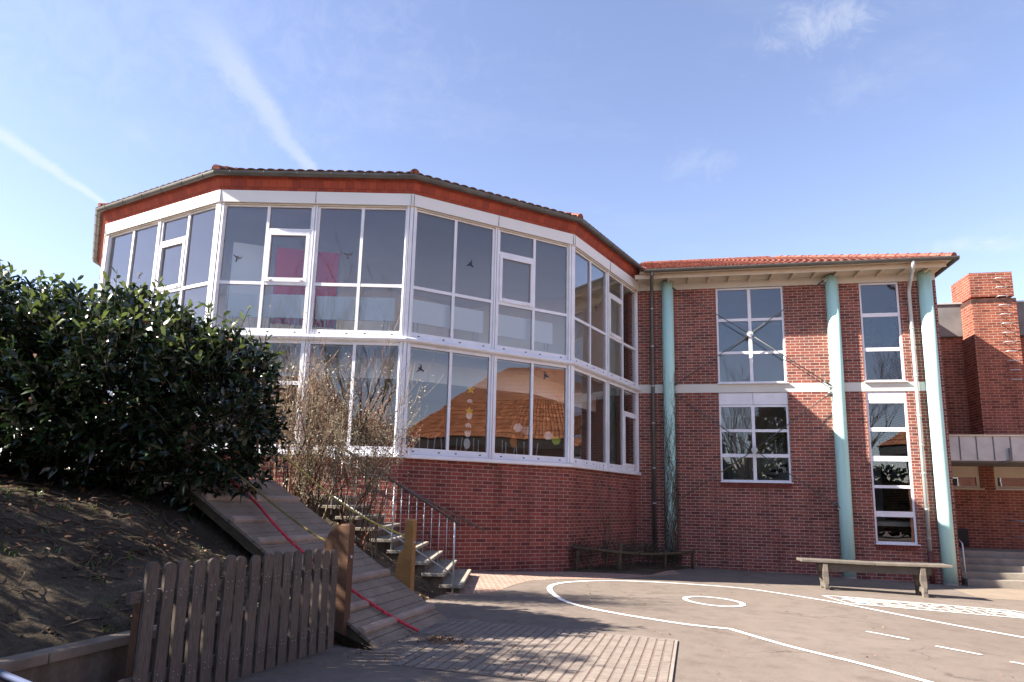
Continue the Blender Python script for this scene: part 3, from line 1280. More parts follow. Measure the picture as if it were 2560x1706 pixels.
def bay(i, half, storey):
    """one window bay (two panes wide) on facet i; half 0/1, storey 0 lower 1 upper"""
    L = facet(i)[3]
    cw = .085
    s0 = cw if half == 0 else L / 2 + .045
    s1 = L / 2 - .045 if half == 0 else L - cw
    sm = (s0 + s1) / 2
    z0, z1 = (ZS, ZM - .06) if storey == 0 else (ZM + .06, ZB)
    zsill = z0 + .13
    b = MB()
    g = MB()
    g2 = []
    o0, o1 = -.115, -.035

    def fr(sa, sb, za, zb, o_0=o0, o_1=o1):
        fbox(b, i, sa, sb, za, zb, o_0, o_1)
    fr(s0, s1, z0, zsill)                       # bottom rail
    fr(s0, s1, z1 - .07, z1)                    # head
    fr(s0, s0 + FR, zsill, z1 - .07)
    fr(s1 - FR, s1, zsill, z1 - .07)
    mul = .032
    fr(sm - mul, sm + mul, zsill, z1 - .07)
    cols = [(s0 + FR, sm - mul), (sm + mul, s1 - FR)]
    tr = 6.135
    tiltcol = {(0, 1): 0, (1, 0): 1, (2, 1): 0, (3, 1): 0, (-1, 0): 0}.get((i, half)) if storey == 1 else ({(3, 1): 1}.get((i, half)))
    handles = []
    for c, (ca, cb) in enumerate(cols):
        if storey == 1:
            fr(ca, cb, tr - .035, tr + .035, o0 + .004, o1 - .003)
            g.__class__
            pane(g, i, ca, cb, zsill, tr - .035, GOFF)
            if tiltcol == c:
                fr(ca, cb, 7.32, 7.40, o0 + .004, o1 - .003)
                # projecting opening sash
                for (sa, sb, za, zb) in ((ca, ca + .07, tr + .035, 7.32), (cb - .07, cb, tr + .035, 7.32), (ca + .07, cb - .07, tr + .035, tr + .125), (ca + .07, cb - .07, 7.24, 7.32)):
                    fr(sa, sb, za, zb, o0, o1 + .022)
                pane(g, i, ca, cb, 7.40, z1 - .07, GOFF)
                pane(g, i, ca + .07, cb - .07, tr + .125, 7.24, GOFF + .01)
                handles.append((ca + .12, cb - .12, tr + .06))
            else:
                pane(g, i, ca, cb, tr + .035, z1 - .07, GOFF)
        else:
            if tiltcol == c:
                fr(ca, cb, 4.10, 4.18, o0 + .004, o1 - .003)
                for (sa, sb, za, zb) in ((ca, ca + .06, zsill, 4.10), (cb - .06, cb, zsill, 4.10), (ca + .06, cb - .06, zsill, zsill + .07), (ca + .06, cb - .06, 4.03, 4.10)):
                    fr(sa, sb, za, zb, o0, o1 + .022)
                pane(g, i, ca + .06, cb - .06, zsill + .07, 4.03, GOFF + .01)
                pane(g, i, ca, cb, 4.18, z1 - .07, GOFF)
            elif i == 1 and half == 0:
                # door leaf column on the left of the facet
                if c == 1:
                    fr(ca, cb, 3.90, 3.98, o0 + .004, o1 - .003)
                pane(g, i, ca, cb, zsill, z1 - .07, GOFF)
            else:
                pane(g, i, ca, cb, zsill, z1 - .07, GOFF)
    w = rpart(b, 'window', M['white'])
    gg = g.build('pane', M['glass'])
    gg.parent = w
    gg.matrix_parent_inverse = Matrix.Identity(4)
    # drain caps, two per pane
    for ca, cb in cols:
        for t_ in (.18, .82):
            h = MB()
            s_ = ca + (cb - ca) * t_
            fbox(h, i, s_ - .022, s_ + .022, z0 + .045, z0 + .068, o1, o1 + .006)
            hh = h.build('drain_cap', M['black'])
            hh.parent = w
            hh.matrix_parent_inverse = Matrix.Identity(4)
    if handles:
        for (x0, x1, z) in handles:
            for x in (x0, x1):
                h = MB()
                fbox(h, i, x - .03, x + .03, z, z + .03, o1 + .022, o1 + .045)
                hh = h.build('hinge', M['white'])
                hh.parent = w
                hh.matrix_parent_inverse = Matrix.Identity(4)
    return w


for i in range(-3, 4):  # hidden rear facets glazed as well, added to let sun into the rooms
    for half in (0, 1):
        for storey in (0, 1):
            bay(i, half, storey)
# corner posts and mid posts
for i in range(-3, 5):
    mb = MB()
    c = Cp(i, RR)
    a = PHI + (i - 2) * DPHI
    out = V((cos(a), sin(a), 0))
    tn = V((-out.y, out.x, 0))
    for (w0, w1, r0, r1) in ((-.035, .035, -.12, .025), (-.10, -.05, -.10, .012), (.05, .10, -.10, .012)):
        cc = V((CX, CY, 0)) + out * (RR + (r0 + r1) / 2 - .02) + tn * ((w0 + w1) / 2)
        mb.box((cc.x, cc.y, (ZS + ZB) / 2), (r1 - r0, w1 - w0, ZB - ZS), X=out, Y=tn)
    cc = V((CX, CY, 0)) + out * (RR - .10)
    mb.box((cc.x, cc.y, (ZS + ZB) / 2), (.09, .2, ZB - ZS), X=out, Y=tn)
    rpart(mb, 'corner_post', M['white'])
for i in range(-3, 4):
    mb = MB()
    L = facet(i)[3]
    for (z0, z1) in ((ZS, ZM - .06), (ZM + .06, ZB)):
        fbox(mb, i, L / 2 - .042, L / 2 - .012, z0, z1, -.11, .0)
        fbox(mb, i, L / 2 + .012, L / 2 + .042, z0, z1, -.11, .0)
        fbox(mb, i, L / 2 - .0115, L / 2 + .0115, z0, z1, -.11, -.03)
    rpart(mb, 'middle_post', M['white'])


def ringsec(name, prof, mat, i0=-3, i1=4, smooth_=False, closed=True):
    """sweep an (radius, z) section round the facets"""
    b = MB()
    rings = []
    for i in range(i0, i1 + 1):
        rings.append([V((Cp(i, r).x, Cp(i, r).y, z)) for r, z in prof])
    for k in range(len(rings) - 1):
        n = len(prof)
        for j in range(n if closed else n - 1):
            b.face([rings[k][j], rings[k][(j + 1) % n], rings[k + 1][(j + 1) % n], rings[k + 1][j]][::-1], None, 0, smooth_)
    return rpart(b, name, mat)


# sills, blind boxes
ringsec('sill', [(RR - .12, ZS - .10), (RR + .05, ZS - .10), (RR + .065, ZS - .085), (RR + .06, ZS - .02), (RR - .02, ZS - .003), (RR - .12, ZS - .003)], M['white'])
pr = [(RR - .13, ZM - .055), (RR + .0, ZM - .06)]
for k in range(9):
    a = -pi / 2 + k * pi / 8
    pr.append((RR + .02 + .075 * cos(a), ZM + .0 + .055 * sin(a)))
pr += [(RR - .0, ZM + .062), (RR - .13, ZM + .055)]
ringsec('blind_box', pr, M['white'])
# upper white band, red hung tiles
ringsec('white_band', [(RR - .12, ZB), (RR + .05, ZB), (RR + .06, ZT), (RR - .12, ZT)], M['whiteband'])
mb = MB()
for i in range(-1, 4):
    L = facet(i)[3]
    for s_ in (0.02, L / 2, L - .02):
        fbox(mb, i, s_ - .004, s_ + .004, ZB + .004, ZT - .004, .05, .062)
rpart(mb, 'band_joint', M['zinc'])
ringsec('head_channel', [(RR - .1, ZB - .035), (RR + .01, ZB - .035), (RR + .01, ZB - .012), (RR - .1, ZB - .012)], M['soffit'])
mb = MB()
for i in range(-3, 4):
    a0, b0, a1, b1 = Cp(i, RR + .02), Cp(i + 1, RR + .02), Cp(i, RR + .16), Cp(i + 1, RR + .16)
    L = (b0 - a0).length
    z0, z1 = ZT + .003, ZG - .02
    mb.face([(a0.x, a0.y, z0), (b0.x, b0.y, z0), (b1.x, b1.y, z1), (a1.x, a1.y, z1)])
rpart(mb, 'hung_tile_fascia', M['hung'])
# eaves soffit and gutter
ringsec('soffit', [(RR + .0, ZG - .03), (RR + .24, ZG - .02), (RR + .24, ZG), (RR + .0, ZG)], M['tile_dark'])
pr = []
for k in range(11):
    a = pi + k * pi / 10
    pr.append((RR + .245 + .075 * cos(a), ZG + .02 + .085 * sin(a)))
pr += [(RR + .330, ZG + .03), (RR + .312, ZG + .035)]
for k in range(9):
    a = 2 * pi - k * pi / 8
    pr.append((RR + .245 + .066 * cos(a), ZG + .02 + .075 * sin(a)))
ringsec('gutter', pr, M['zinc'])
mb = MB()
for i in range(-1, 4):
    a, D_, N, L = facet(i)
    for k in range(6):
        s_ = (k + .5) / 6
        q = []
        for t in range(9):
            an = pi + t * pi / 8
            r_ = RR + .245 + .079 * cos(an)
            p = Cp(i, r_) * (1 - s_) + Cp(i + 1, r_) * s_
            q.append(V((p.x, p.y, ZG + .02 + .089 * sin(an))))
        mb.tube(q, .006, 5)
rpart(mb, 'gutter_bracket', M['zinc'])


# tiled roof
def tiled(b, A, B, Ct, Dt, rows, cols_per_m, amp=.028, mi=0, lip=.03):
    """pantiled slope: eave A-B, top Dt-Ct (A under Dt)"""
    A, B, Ct, Dt = V(A), V(B), V(Ct), V(Dt)
    L = (B - A).length
    ntile = max(3, int(round(L * cols_per_m)))
    nn = ntile * 6
    nrm = (B - A).cross(Dt - A).normalized()
    if nrm.z < 0:
        nrm = -nrm
    slope_len = ((Dt + Ct) / 2 - (A + B) / 2).length

    def pt(u, v, h):
        lo = A.lerp(B, u)
        hi = Dt.lerp(Ct, u)
        return lo.lerp(hi, v) + nrm * h

    def prof(u):
        ph = (u * ntile) % 1.0
        return amp * (abs(sin(pi * ph)) ** .7)
    for r in range(rows):
        v0, v1 = r / rows, (r + 1) / rows
        for k in range(nn):
            u0, u1 = k / nn, (k + 1) / nn
            h0, h1 = prof(u0), prof(u1)
            uv = [(u0 * L, v0 * slope_len), (u1 * L, v0 * slope_len), (u1 * L, v1 * slope_len), (u0 * L, v1 * slope_len)]
            b.face([pt(u0, v0, h0 + lip), pt(u1, v0, h1 + lip), pt(u1, v1, h1 + .004), pt(u0, v1, h0 + .004)], uv, mi, True)
            b.face([pt(u0, v0, h0), pt(u1, v0, h1), pt(u1, v0, h1 + lip), pt(u0, v0, h0 + lip)], None, mi)


AP = V((CX, CY, ZG + .05 + (RR + .2) * cos(DPHI / 2) * tan(radians(23.5))))
Re = RR + .22
mb = MB()
for i in range(-2, 5):
    a, b_ = Cp(i, Re), Cp(i + 1, Re)
    a.z = b_.z = ZG + .065
    rows = 26 if i in (0, 1, 2, 3) else 6
    tiled(mb, a, b_, AP, AP, rows, 4.6, .03)
for i in list(range(I0, -2)) + [5]:
    a, b_ = Cp(i, Re), Cp(i + 1, Re)
    mb.face([(a.x, a.y, ZG + .03), (b_.x, b_.y, ZG + .03), AP])
a, b_ = Cp(I1, Re), Cp(I0, Re)
mb.face([(a.x, a.y, ZG + .03), (b_.x, b_.y, ZG + .03), AP])
roof = rpart(mb, 'roof', M['tile_dark'])


def ridge_caps(b, P0, P1, r=.095, l=.36):
    P0, P1 = V(P0), V(P1)
    D_ = P1 - P0
    n = max(1, int(D_.length / l))
    D_.normalize()
    side = D_.cross(V((0, 0, 1))).normalized()
    up = side.cross(D_).normalized()
    for k in range(n):
        q0, q1 = P0 + D_ * (k * l), P0 + D_ * ((k + 1) * l + .03)
        r0, r1 = r + .012, r - .01
        ra, rb_ = [], []
        for t in range(9):
            a = pi * t / 8
            ra.append(q0 + side * (r0 * cos(a)) + up * (r0 * sin(a)))
            rb_.append(q1 + side * (r1 * cos(a)) + up * (r1 * sin(a)))
        for t in range(8):
            b.face([ra[t], ra[t + 1], rb_[t + 1], rb_[t]], None, 0, True)
        b.face(ra[::-1], None, 0)


mb = MB()
for i in range(-2, 5):
    e = Cp(i, Re + .02)
    e.z = ZG + .07
    ridge_caps(mb, e, AP)
cap = mb.build('hip_cap', M['tile'])
cap.parent = roof
cap.matrix_parent_inverse = Matrix.Identity(4)
tag(rot, 'round two storey school wing with glazed facets, red brick base and red tile fascia', 'school building')

# interior of the rotunda
mb = MB()


def slab(b, R, z0, z1, mi=0):
    P = [Cp(i, R) for i in range(I0, I1 + 1)]
    b.prism([(p.x, p.y) for p in P], z0, z1, mi)


slab(mb, RR - .16, 4.78, 4.97)
slab(mb, RR - .16, 8.02, 8.14)
rpart(mb, 'ceiling_slab', M['room_ceiling'])
mb = MB()
slab(mb, RR - .38, 1.45, 1.60)
rpart(mb, 'lower_floor', M['room_dark'])
mb = MB()
slab(mb, RR - .2, 4.972, 4.985)
rpart(mb, 'upper_floor', M['room_floor'])
mb = MB()
for i in range(-1, 4):      # lintel beams just under the slab, inside the glass
    a, b_ = Cp(i, RR - 1.3), Cp(i + 1, RR - 1.3)
    a2, b2 = Cp(i, RR - 1.45), Cp(i + 1, RR - 1.45)
    mb.prism([(a.x, a.y), (b_.x, b_.y), (b2.x, b2.y), (a2.x, a2.y)], 4.3, 4.78)
rpart(mb, 'ceiling_beam', M['room_wall'])
mb = MB()
P = []
for k in range(24):
    a = 2 * pi * k / 24
    P.append((CX + 2.2 * cos(a), CY + 2.2 * sin(a)))
mb.prism(P, 4.97, 8.02)
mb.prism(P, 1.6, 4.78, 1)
a = Cp(0, RR - .3)
b_ = V((CX - 2.6, CY - 1.2, 0))
for (p, q) in ((Cp(4, RR - .5), V((CX + 1.8, CY, 0))), (Cp(-1, RR - .5), V((CX - 2.0, CY, 0)))):
    d_ = (q - p).normalized()
    n_ = V((-d_.y, d_.x, 0)) * .08
    for (z0, z1) in ((1.6, 4.78), (4.97, 8.02)):
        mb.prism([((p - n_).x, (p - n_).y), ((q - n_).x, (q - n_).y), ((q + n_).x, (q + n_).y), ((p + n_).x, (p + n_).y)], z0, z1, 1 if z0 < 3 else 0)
rpart(mb, 'inner_wall', [M['room_wall'], M['room_lower']])


# things behind the glass: low white screens, pinboards
def fpt(i, s, off, z):
    a, D_, N, L = facet(i)
    p = a + D_ * s + N * off
    return V((p.x, p.y, z))


def screen(i, s0, s1, z0, z1, off, label, mat, legs=True):
    e = empty('low_screen', fpt(i, (s0 + s1) / 2, off, 4.97))
    D_ = facet(i)[1]
    mb = MB()
    mb.box((0, 0, (z0 + z1) / 2 - 4.97), (s1 - s0, .03, z1 - z0), X=D_)
    mb.build('panel', mat, e)
    if legs:
        mb = MB()
        for s_ in (-.5, -.44, .44, .5):
            c = D_ * ((s1 - s0) * s_ * .85)
            mb.tube([c + V((0, 0, 0)), c + V((0, 0, z0 - 4.97 + .05))], .012, 6)
        mb.build('leg', M['steel'], e)
    return tag(e, label, 'screen', 'white screens behind the upper glazing')


L = facet(1)[3]
screen(1, .28, 2.0, 5.42, 5.95, -.26, 'white screen behind upper glass, leftmost of four', M['board'])
screen(1, 2.22, 3.95, 5.40, 5.93, -.26, 'white screen behind upper glass, left of the round wing front corner post', M['board'])
screen(2, .12, 1.95, 5.40, 5.93, -.26, 'white screen behind upper glass, right of the front corner post', M['board'])
screen(2, 2.15, 3.85, 5.40, 5.93, -.26, 'white screen behind upper glass, rightmost of four', M['board'])


def pinboard(c, w, h, rot_, label, mat, name='pin_board'):
    e = empty(name, (c[0], c[1], 4.97))
    X_ = V((cos(rot_), sin(rot_), 0))
    mb = MB()
    mb.box((0, 0, c[2] - 4.97), (w, .03, h), X=X_)
    mb.build('panel', mat, e)
    mb = MB()
    for s_ in (-1, 1):
        p = X_ * (s_ * (w / 2 + .02))
        mb.tube([p, p + V((0, 0, c[2] - 4.97 + h / 2 + .03))], .02, 8)
        mb.tube([p + V((X_.y, -X_.x, 0)) * .25, p - V((X_.y, -X_.x, 0)) * .25], .015, 6)
    mb.build('stand', M['steel'], e)
    return tag(e, label, 'pinboard')


pinboard((-4.92, 15.0, 6.42), 1.42, 1.85, .22, 'crimson red pinboard standing behind the upper glass', M['pinred'])
pinboard((-6.35, 15.1, 6.65), .75, 1.7, .35, 'white display board standing at the left end of the upper room', M['board'])


# bird stickers
def bird_poly(s):
    return [(x * s, y * s) for x, y in [(-1.0, .55), (-.55, .38), (-.2, .1), (0, .22), (.16, .3), (.22, .2), (.12, .02), (.45, -.05), (1.0, .1), (.6, -.28), (.1, -.35), (-.05, -.5), (-.1, -.95), (-.25, -.9), (-.42, -.98), (-.3, -.5), (-.28, -.2), (-.6, .12)]]


def cutout(name, i, s, z, poly2, mat, label, cat, off=-.088, rot_=0.0, group=None, t=.004):
    a, D_, N, L = facet(i)
    c = a + D_ * s + N * off
    e = MB()
    f, bk = [], []
    for x, y in poly2:
        X_ = x * cos(rot_) - y * sin(rot_)
        Y_ = x * sin(rot_) + y * cos(rot_)
        p = D_ * X_ + V((0, 0, Y_))
        f.append(p + N * t)
        bk.append(p)
    e.face(f)
    e.face(bk[::-1])
    n = len(f)
    for k in range(n):
        m = (k + 1) % n
        e.face([bk[k], bk[m], f[m], f[k]])
    o = e.build(name, mat)
    o.location = (c.x, c.y, z)
    return tag(o, label, cat, group)


BG = 'bird silhouettes stuck on the glazing'
bird = bird_poly(.11)
for (i, s, z, r, lab, off) in [(0, 1.45, 6.75, .2, 'bird silhouette on the left facet of the upper storey', -.06),
                               (1, .48, 6.72, 0, 'bird silhouette left of the crimson pinboard', -.06),
                               (1, 2.9, 6.85, .3, 'bird silhouette beside the top right of the crimson pinboard', -.06),
                               (1, 2.55, 4.42, .1, 'bird silhouette on the lower glass behind the bare shrub', -.06),
                               (2, 1.48, 6.95, 1.2, 'bird silhouette on the dark blue upper pane right of the front corner', -.06),
                               (2, .38, 4.35, 1.4, 'bird silhouette on lower glass above the chick garland, left pane', -.06),
                               (2, 3.55, 4.55, 1.7, 'bird silhouette on the lower glass at the top of the right pane', -.06),
                               (3, 1.45, 6.75, .9, 'bird silhouette on the narrow right hand facet', -.06)]:
    cutout('bird_sticker', i, s, z, bird, M['bird'], lab, 'bird sticker', off, r, BG)


def egg(rx, ry, a0=0, a1=2 * pi, n=20, zig=False):
    pts = []
    for k in range(n + 1 if a1 - a0 < 6.2 else n):
        a = a0 + (a1 - a0) * k / n
        pts.append((rx * cos(a), ry * sin(a)))
    if zig:
        m = 7
        x0, y0 = pts[-1]
        x1, y1 = pts[0]
        for k in range(1, m):
            t = k / m
            pts.append((x0 + (x1 - x0) * t, y0 + (y1 - y0) * t + (.018 if k % 2 else -.018)))
    return pts


chick = [(.11 * (1 if k % 2 == 0 else .5) * cos(pi / 2 + k * pi / 5), .11 * (1 if k % 2 == 0 else .5) * sin(pi / 2 + k * pi / 5)) for k in range(10)]
DG = 'paper egg garland on the lower glass'
cutout('paper_chick', 2, 1.62, 4.02, chick, M['yellow_card'], 'yellow paper chick shape at the top of the garland', 'paper cutout', -.092, 0, DG)
cutout('paper_eggshell', 2, 1.60, 3.72, egg(.075, .085, 0, pi, 12, True), M['white_card'], 'upper half of a white paper eggshell below the chick', 'paper cutout', -.092, 0, DG)
cutout('paper_chick', 2, 1.60, 3.52, chick, M['yellow_card'], 'yellow paper chick hatching from the middle eggshell', 'paper cutout', -.092, 0, DG)
cutout('paper_eggshell', 2, 1.60, 3.47, egg(.08, .13, pi, 2 * pi, 12, True), M['white_card'], 'lower white eggshell holding the yellow chick', 'paper cutout', -.088, 0, DG)
cutout('paper_eggshell', 2, 1.585, 3.17, egg(.08, .09, 0, pi, 12, True), M['white_card'], 'white paper eggshell cap in the middle of the garland', 'paper cutout', -.092, 0, DG)
cutout('paper_eggshell', 2, 1.58, 3.08, egg(.08, .14, pi, 2 * pi, 12, True), M['white_card'], 'white paper eggshell cup below the cap', 'paper cutout', -.092, 0, DG)
cutout('paper_egg', 2, 1.57, 2.80, egg(.078, .12), M['white_card'], 'whole white paper egg at the foot of the garland', 'paper cutout', -.092, 0, DG)
cutout('paper_egg', 2, 2.74, 2.92, egg(.09, .14), M['orange_card'], 'orange paper egg low on the glass right of the garland', 'paper cutout', -.092)
hexa = [(.13 * cos(k * pi / 3), .11 * sin(k * pi / 3)) for k in range(6)]
for (s, z, mt, lab) in [(2.85, 3.25, 'white_card', 'pale hexagon paper outline left of the lower middle post'), (3.1, 3.2, 'grey_card', 'grey blue hexagon paper next to the pale one'), (3.68, 3.12, 'white_card', 'pale hexagon paper in the right lower pane'), (3.9, 3.02, 'green_card', 'yellow green hexagon paper in the right lower pane')]:
    cutout('paper_hexagon', 2, s, z, hexa, M[mt], lab, 'paper cutout', -.092, .2, 'hexagon papers on the lower glass')


# upturned chairs on tables in the lower room
def chair_on_table():
    e = empty('upturned_chair')
    mb = MB()
    mb.box((0, 0, .98), (.4, .38, .02))
    mb.build('seat', M['board'], e, bevel=.008)
    mb = MB()
    mb.box((0, .2, .84), (.38, .015, .17))
    mb.build('backrest', M['board'], e, bevel=.006)
    for sx in (-1, 1):
        for sy in (-1, 1):
            mb = MB()
            mb.tube([(sx * .17, sy * .16, .99), (sx * .2, sy * .2, 1.42)], .014, 6)
            mb.build('leg', M['white'], e)
    return e


tb = empty('classroom_table')
mb = MB()
mb.box((0, 0, .735), (1.3, .6, .03))
mb.build('tabletop', M['soffit'], tb, bevel=.004)
for sx in (-1, 1):
    for sy in (-1, 1):
        mb = MB()
        mb.tube([(sx * .6, sy * .26, 0), (sx * .6, sy * .26, .72)], .02, 8)
        mb.build('leg', M['steel'], tb)
ch = chair_on_table()
first = True
for n_, (s, nm) in enumerate(((.62, 'at the left pane'), (1.95, 'behind the egg garland'), (3.35, 'beneath the hexagon papers'))):
    t_ = tb if first else deep_copy(tb)
    p = fpt(2, s, -1.1, 1.6)
    t_.location = p
    t_.rotation_euler = (0, 0, atan2(facet(2)[1].y, facet(2)[1].x))
    tag(t_, 'classroom table behind the lower glass ' + nm, 'table', 'tables in the lower classroom')
    for q, dx in enumerate((-.32, .32)):
        c_ = ch if (first and q == 0) else deep_copy(ch)
        pp = fpt(2, s + dx, -1.1, 1.6)
        c_.location = pp
        c_.rotation_euler = (0, 0, atan2(facet(2)[1].y, facet(2)[1].x) + random.uniform(-.15, .15))
        tag(c_, 'upturned chair on the table ' + nm + (', left one' if q == 0 else ', right one'), 'chair', 'chairs put up on the tables')
    first = False


# ------------------------------------------------------------------ main building
main = empty('brick_school_building', W0)


def mpart(b, name, mat, **k):
    o = b.build(name, mat, None, **k)
    o.parent = main
    o.matrix_parent_inverse = Matrix.Translation(main.location).inverted()
    return o


def msub(b, name, mat, parent, **k):
    o = b.build(name, mat, None, **k)
    o.parent = parent
    o.matrix_parent_inverse = Matrix.Identity(4)
    return o


TW, ZTOP = 8.23, 8.24
B0, B1 = 4.82, 5.07       # concrete band
BM = 7.97                 # upper beam underside
openings = [(2.30, 4.19, B1 + .0, BM, ), (2.30, 4.19, 2.25, B0), (6.24, 7.28, B1, BM), (6.24, 7.27, .67, B0)]


def wall_grid(b, t0, t1, z0, z1, ops, off, thick, mi=0):
    ts = sorted({t0, t1} | {o[0] for o in ops} | {o[1] for o in ops})
    zs = sorted({z0, z1} | {o[2] for o in ops if z0 < o[2] < z1} | {o[3] for o in ops if z0 < o[3] < z1})
    for i in range(len(ts) - 1):
        for j in range(len(zs) - 1):
            tm, zm = (ts[i] + ts[i + 1]) / 2, (zs[j] + zs[j + 1]) / 2
            if any(o[0] < tm < o[1] and o[2] < zm < o[3] for o in ops):
                continue
            b.face([WP(ts[i], zs[j], off), WP(ts[i + 1], zs[j], off), WP(ts[i + 1], zs[j + 1], off), WP(ts[i], zs[j + 1], off)], None, mi)
            b.face([WP(ts[i + 1], zs[j], off - thick), WP(ts[i], zs[j], off - thick), WP(ts[i], zs[j + 1], off - thick), WP(ts[i + 1], zs[j + 1], off - thick)], None, mi)
    for o in ops:
        a, c, e, f = o[0], o[1], max(o[2], z0), min(o[3], z1)
        if e >= f:
            continue
        b.face([WP(a, e, off), WP(a, f, off), WP(a, f, off - thick), WP(a, e, off - thick)], None, mi)
        b.face([WP(c, f, off), WP(c, e, off), WP(c, e, off - thick), WP(c, f, off - thick)], None, mi)
        b.face([WP(a, e, off - thick), WP(c, e, off - thick), WP(c, e, off), WP(a, e, off)], None, mi)
        b.face([WP(a, f, off), WP(c, f, off), WP(c, f, off - thick), WP(a, f, off - thick)], None, mi)


mb = MB()
wall_grid(mb, -.25, TW, -.8, BM, openings, 0, .24)
DEP = 11.0
# side and rear walls
for (q0, q1) in (((TW, 0), (TW, -DEP)), ((TW, -DEP), (-.25, -DEP)), ((-.25, -DEP), (-.25, 0))):
    a, c = WP(q0[0], 0, q0[1]), WP(q1[0], 0, q1[1])
    mb.face([(a.x, a.y, -.8), (c.x, c.y, -.8), (c.x, c.y, ZTOP), (a.x, a.y, ZTOP)])
mpart(mb, 'wall', M['brick_main'])
# soldier course sills
soldier = plain('soldier_brick', (.17, .05, .04), .85, .2, .25, 9)
for (t0, t1, z) in ((2.28, 4.21, 2.25), (6.22, 7.29, .67)):
    mb = MB()
    for k in range(int((t1 - t0) / .0833)):
        t = t0 + (k + .5) * .0833
        c = WP(t, z - .075, .012)
        mb.box(c, (.074, .05, .13), X=WD, Y=WN)
    mpart(mb, 'sill_course', soldier)
# concrete bands
mb = MB()
for (t0, t1, z0, z1, o) in ((-.2, TW - .35, B0, B1, .006), (-.2, TW, BM, ZTOP + .03, .008)):
    mb.box(WP((t0 + t1) / 2, (z0 + z1) / 2, o - .1), (t1 - t0, .2, z1 - z0), X=WD, Y=WN)
mpart(mb, 'concrete_band', M['conc_white'])


def win(t0, t1, z0, z1, mull, trans, off=-.07, box=None, sill=True, fw=.055, label=None, sashes=False):
    b = MB()

    def bx(a, c, e, f, o0=off - .035, o1=off + .035):
        b.box(WP((a + c) / 2, (e + f) / 2, (o0 + o1) / 2), (c - a, abs(o1 - o0), f - e), X=WD, Y=WN)
    ztop = z1 - (box or 0)
    bx(t0 + .003, t0 + fw, z0, ztop)
    bx(t1 - fw, t1 - .003, z0, ztop)
    bx(t0 + fw, t1 - fw, z0, z0 + fw)
    bx(t0 + fw, t1 - fw, ztop - fw, ztop)
    xs_ = [t0 + fw] + [x for m in mull for x in (m - .045, m + .045)] + [t1 - fw]
    for m in mull:
        bx(m - .045, m + .045, z0 + fw, ztop - fw, off - .034, off + .042)
    cols = [(xs_[k], xs_[k + 1]) for k in range(0, len(xs_), 2)]
    zz = [z0 + fw] + [x for m, h in trans for x in (m - h, m + h)] + [ztop - fw]
    rws = [(zz[k], zz[k + 1]) for k in range(0, len(zz), 2)]
    for ca, cb in cols:
        for m, h in trans:
            bx(ca, cb, m - h, m + h, off - .033, off + .030)
    o = mpart(b, 'window', M['white'])
    g = MB()
    for ca, cb in cols:
        for ra, rb_ in rws:
            g.face([WP(ca, ra, off), WP(cb, ra, off), WP(cb, rb_, off), WP(ca, rb_, off)])
    msub(g, 'pane', M['glass_dark'], o)
    if box:
        s_ = MB()
        nb = max(1, len(mull) + 1)
        for k in range(nb):
            a = t0 + (t1 - t0) * k / nb + .006
            c = t0 + (t1 - t0) * (k + 1) / nb - .006
            s_.box(WP((a + c) / 2, ztop + box / 2 + .004, off - .01), (c - a, .10, box - .012), X=WD, Y=WN)
            for r in range(4):
                s_.box(WP((a + c) / 2, ztop + .06 + r * box / 5, off + .043), (c - a, .006, box / 5 * .8), X=WD, Y=WN)
        msub(s_, 'shutter_box', M['white'], o)
    if sill:
        s_ = MB()
        s_.box(WP((t0 + t1) / 2, z0 - .012, .0), (t1 - t0 + .06, .16, .024), X=WD, Y=WN)
        msub(s_, 'sill', M['white'], o)
    return o


win(2.30, 4.19, B1 + .02, BM - .004, [3.24], [(6.99, .04), (6.0, .04)])
win(2.30, 4.19, 2.27, B0 - .004, [3.23], [(3.72, .04), (3.01, .05)], box=.36)
win(6.24, 7.28, B1 + .02, BM - .004, [], [(7.02, .055), (6.02, .05)])
win(6.24, 7.27, .69, B0 - .004, [], [(3.76, .055), (2.96, .07), (2.20, .04), (1.47, .075)], box=.27)

# inner floors, back wall so rooms stay dark
mb = MB()
for z in (1.2, 4.75, 8.15):
    mb.box(WP(TW / 2, z, -DEP / 2 - .2), (TW - .6, DEP - .9, .12), X=WD, Y=WN)
mb.box(WP(TW / 2, 4, -4.5), (TW - .6, .12, 8), X=WD, Y=WN)
mpart(mb, 'inner_floor', M['room_wall'])
# stair inside the lower windows with yellowish railing
mb = MB()
for k in range(9):
    mb.box(WP(2.3 + k * .27, 1.5 + k * .17, -1.7), (.29, 1.1, .05), X=WD, Y=WN)
mpart(mb, 'inner_stair', M['conc'])
mb = MB()
mb.tube([WP(1.8, 2.15, -1.15), WP(4.6, 3.95, -1.15)], .03, 8)
mb.tube([WP(1.8, 1.45, -1.15), WP(4.6, 3.25, -1.15)], .02, 8)
for k in range(22):
    t = 1.9 + k * .12
    mb.tube([WP(t, 1.5 + (t - 1.8) * .643, -1.15), WP(t, 2.2 + (t - 1.8) * .643, -1.15)], .008, 5)
mpart(mb, 'inner_railing', M['rope_yellow'])

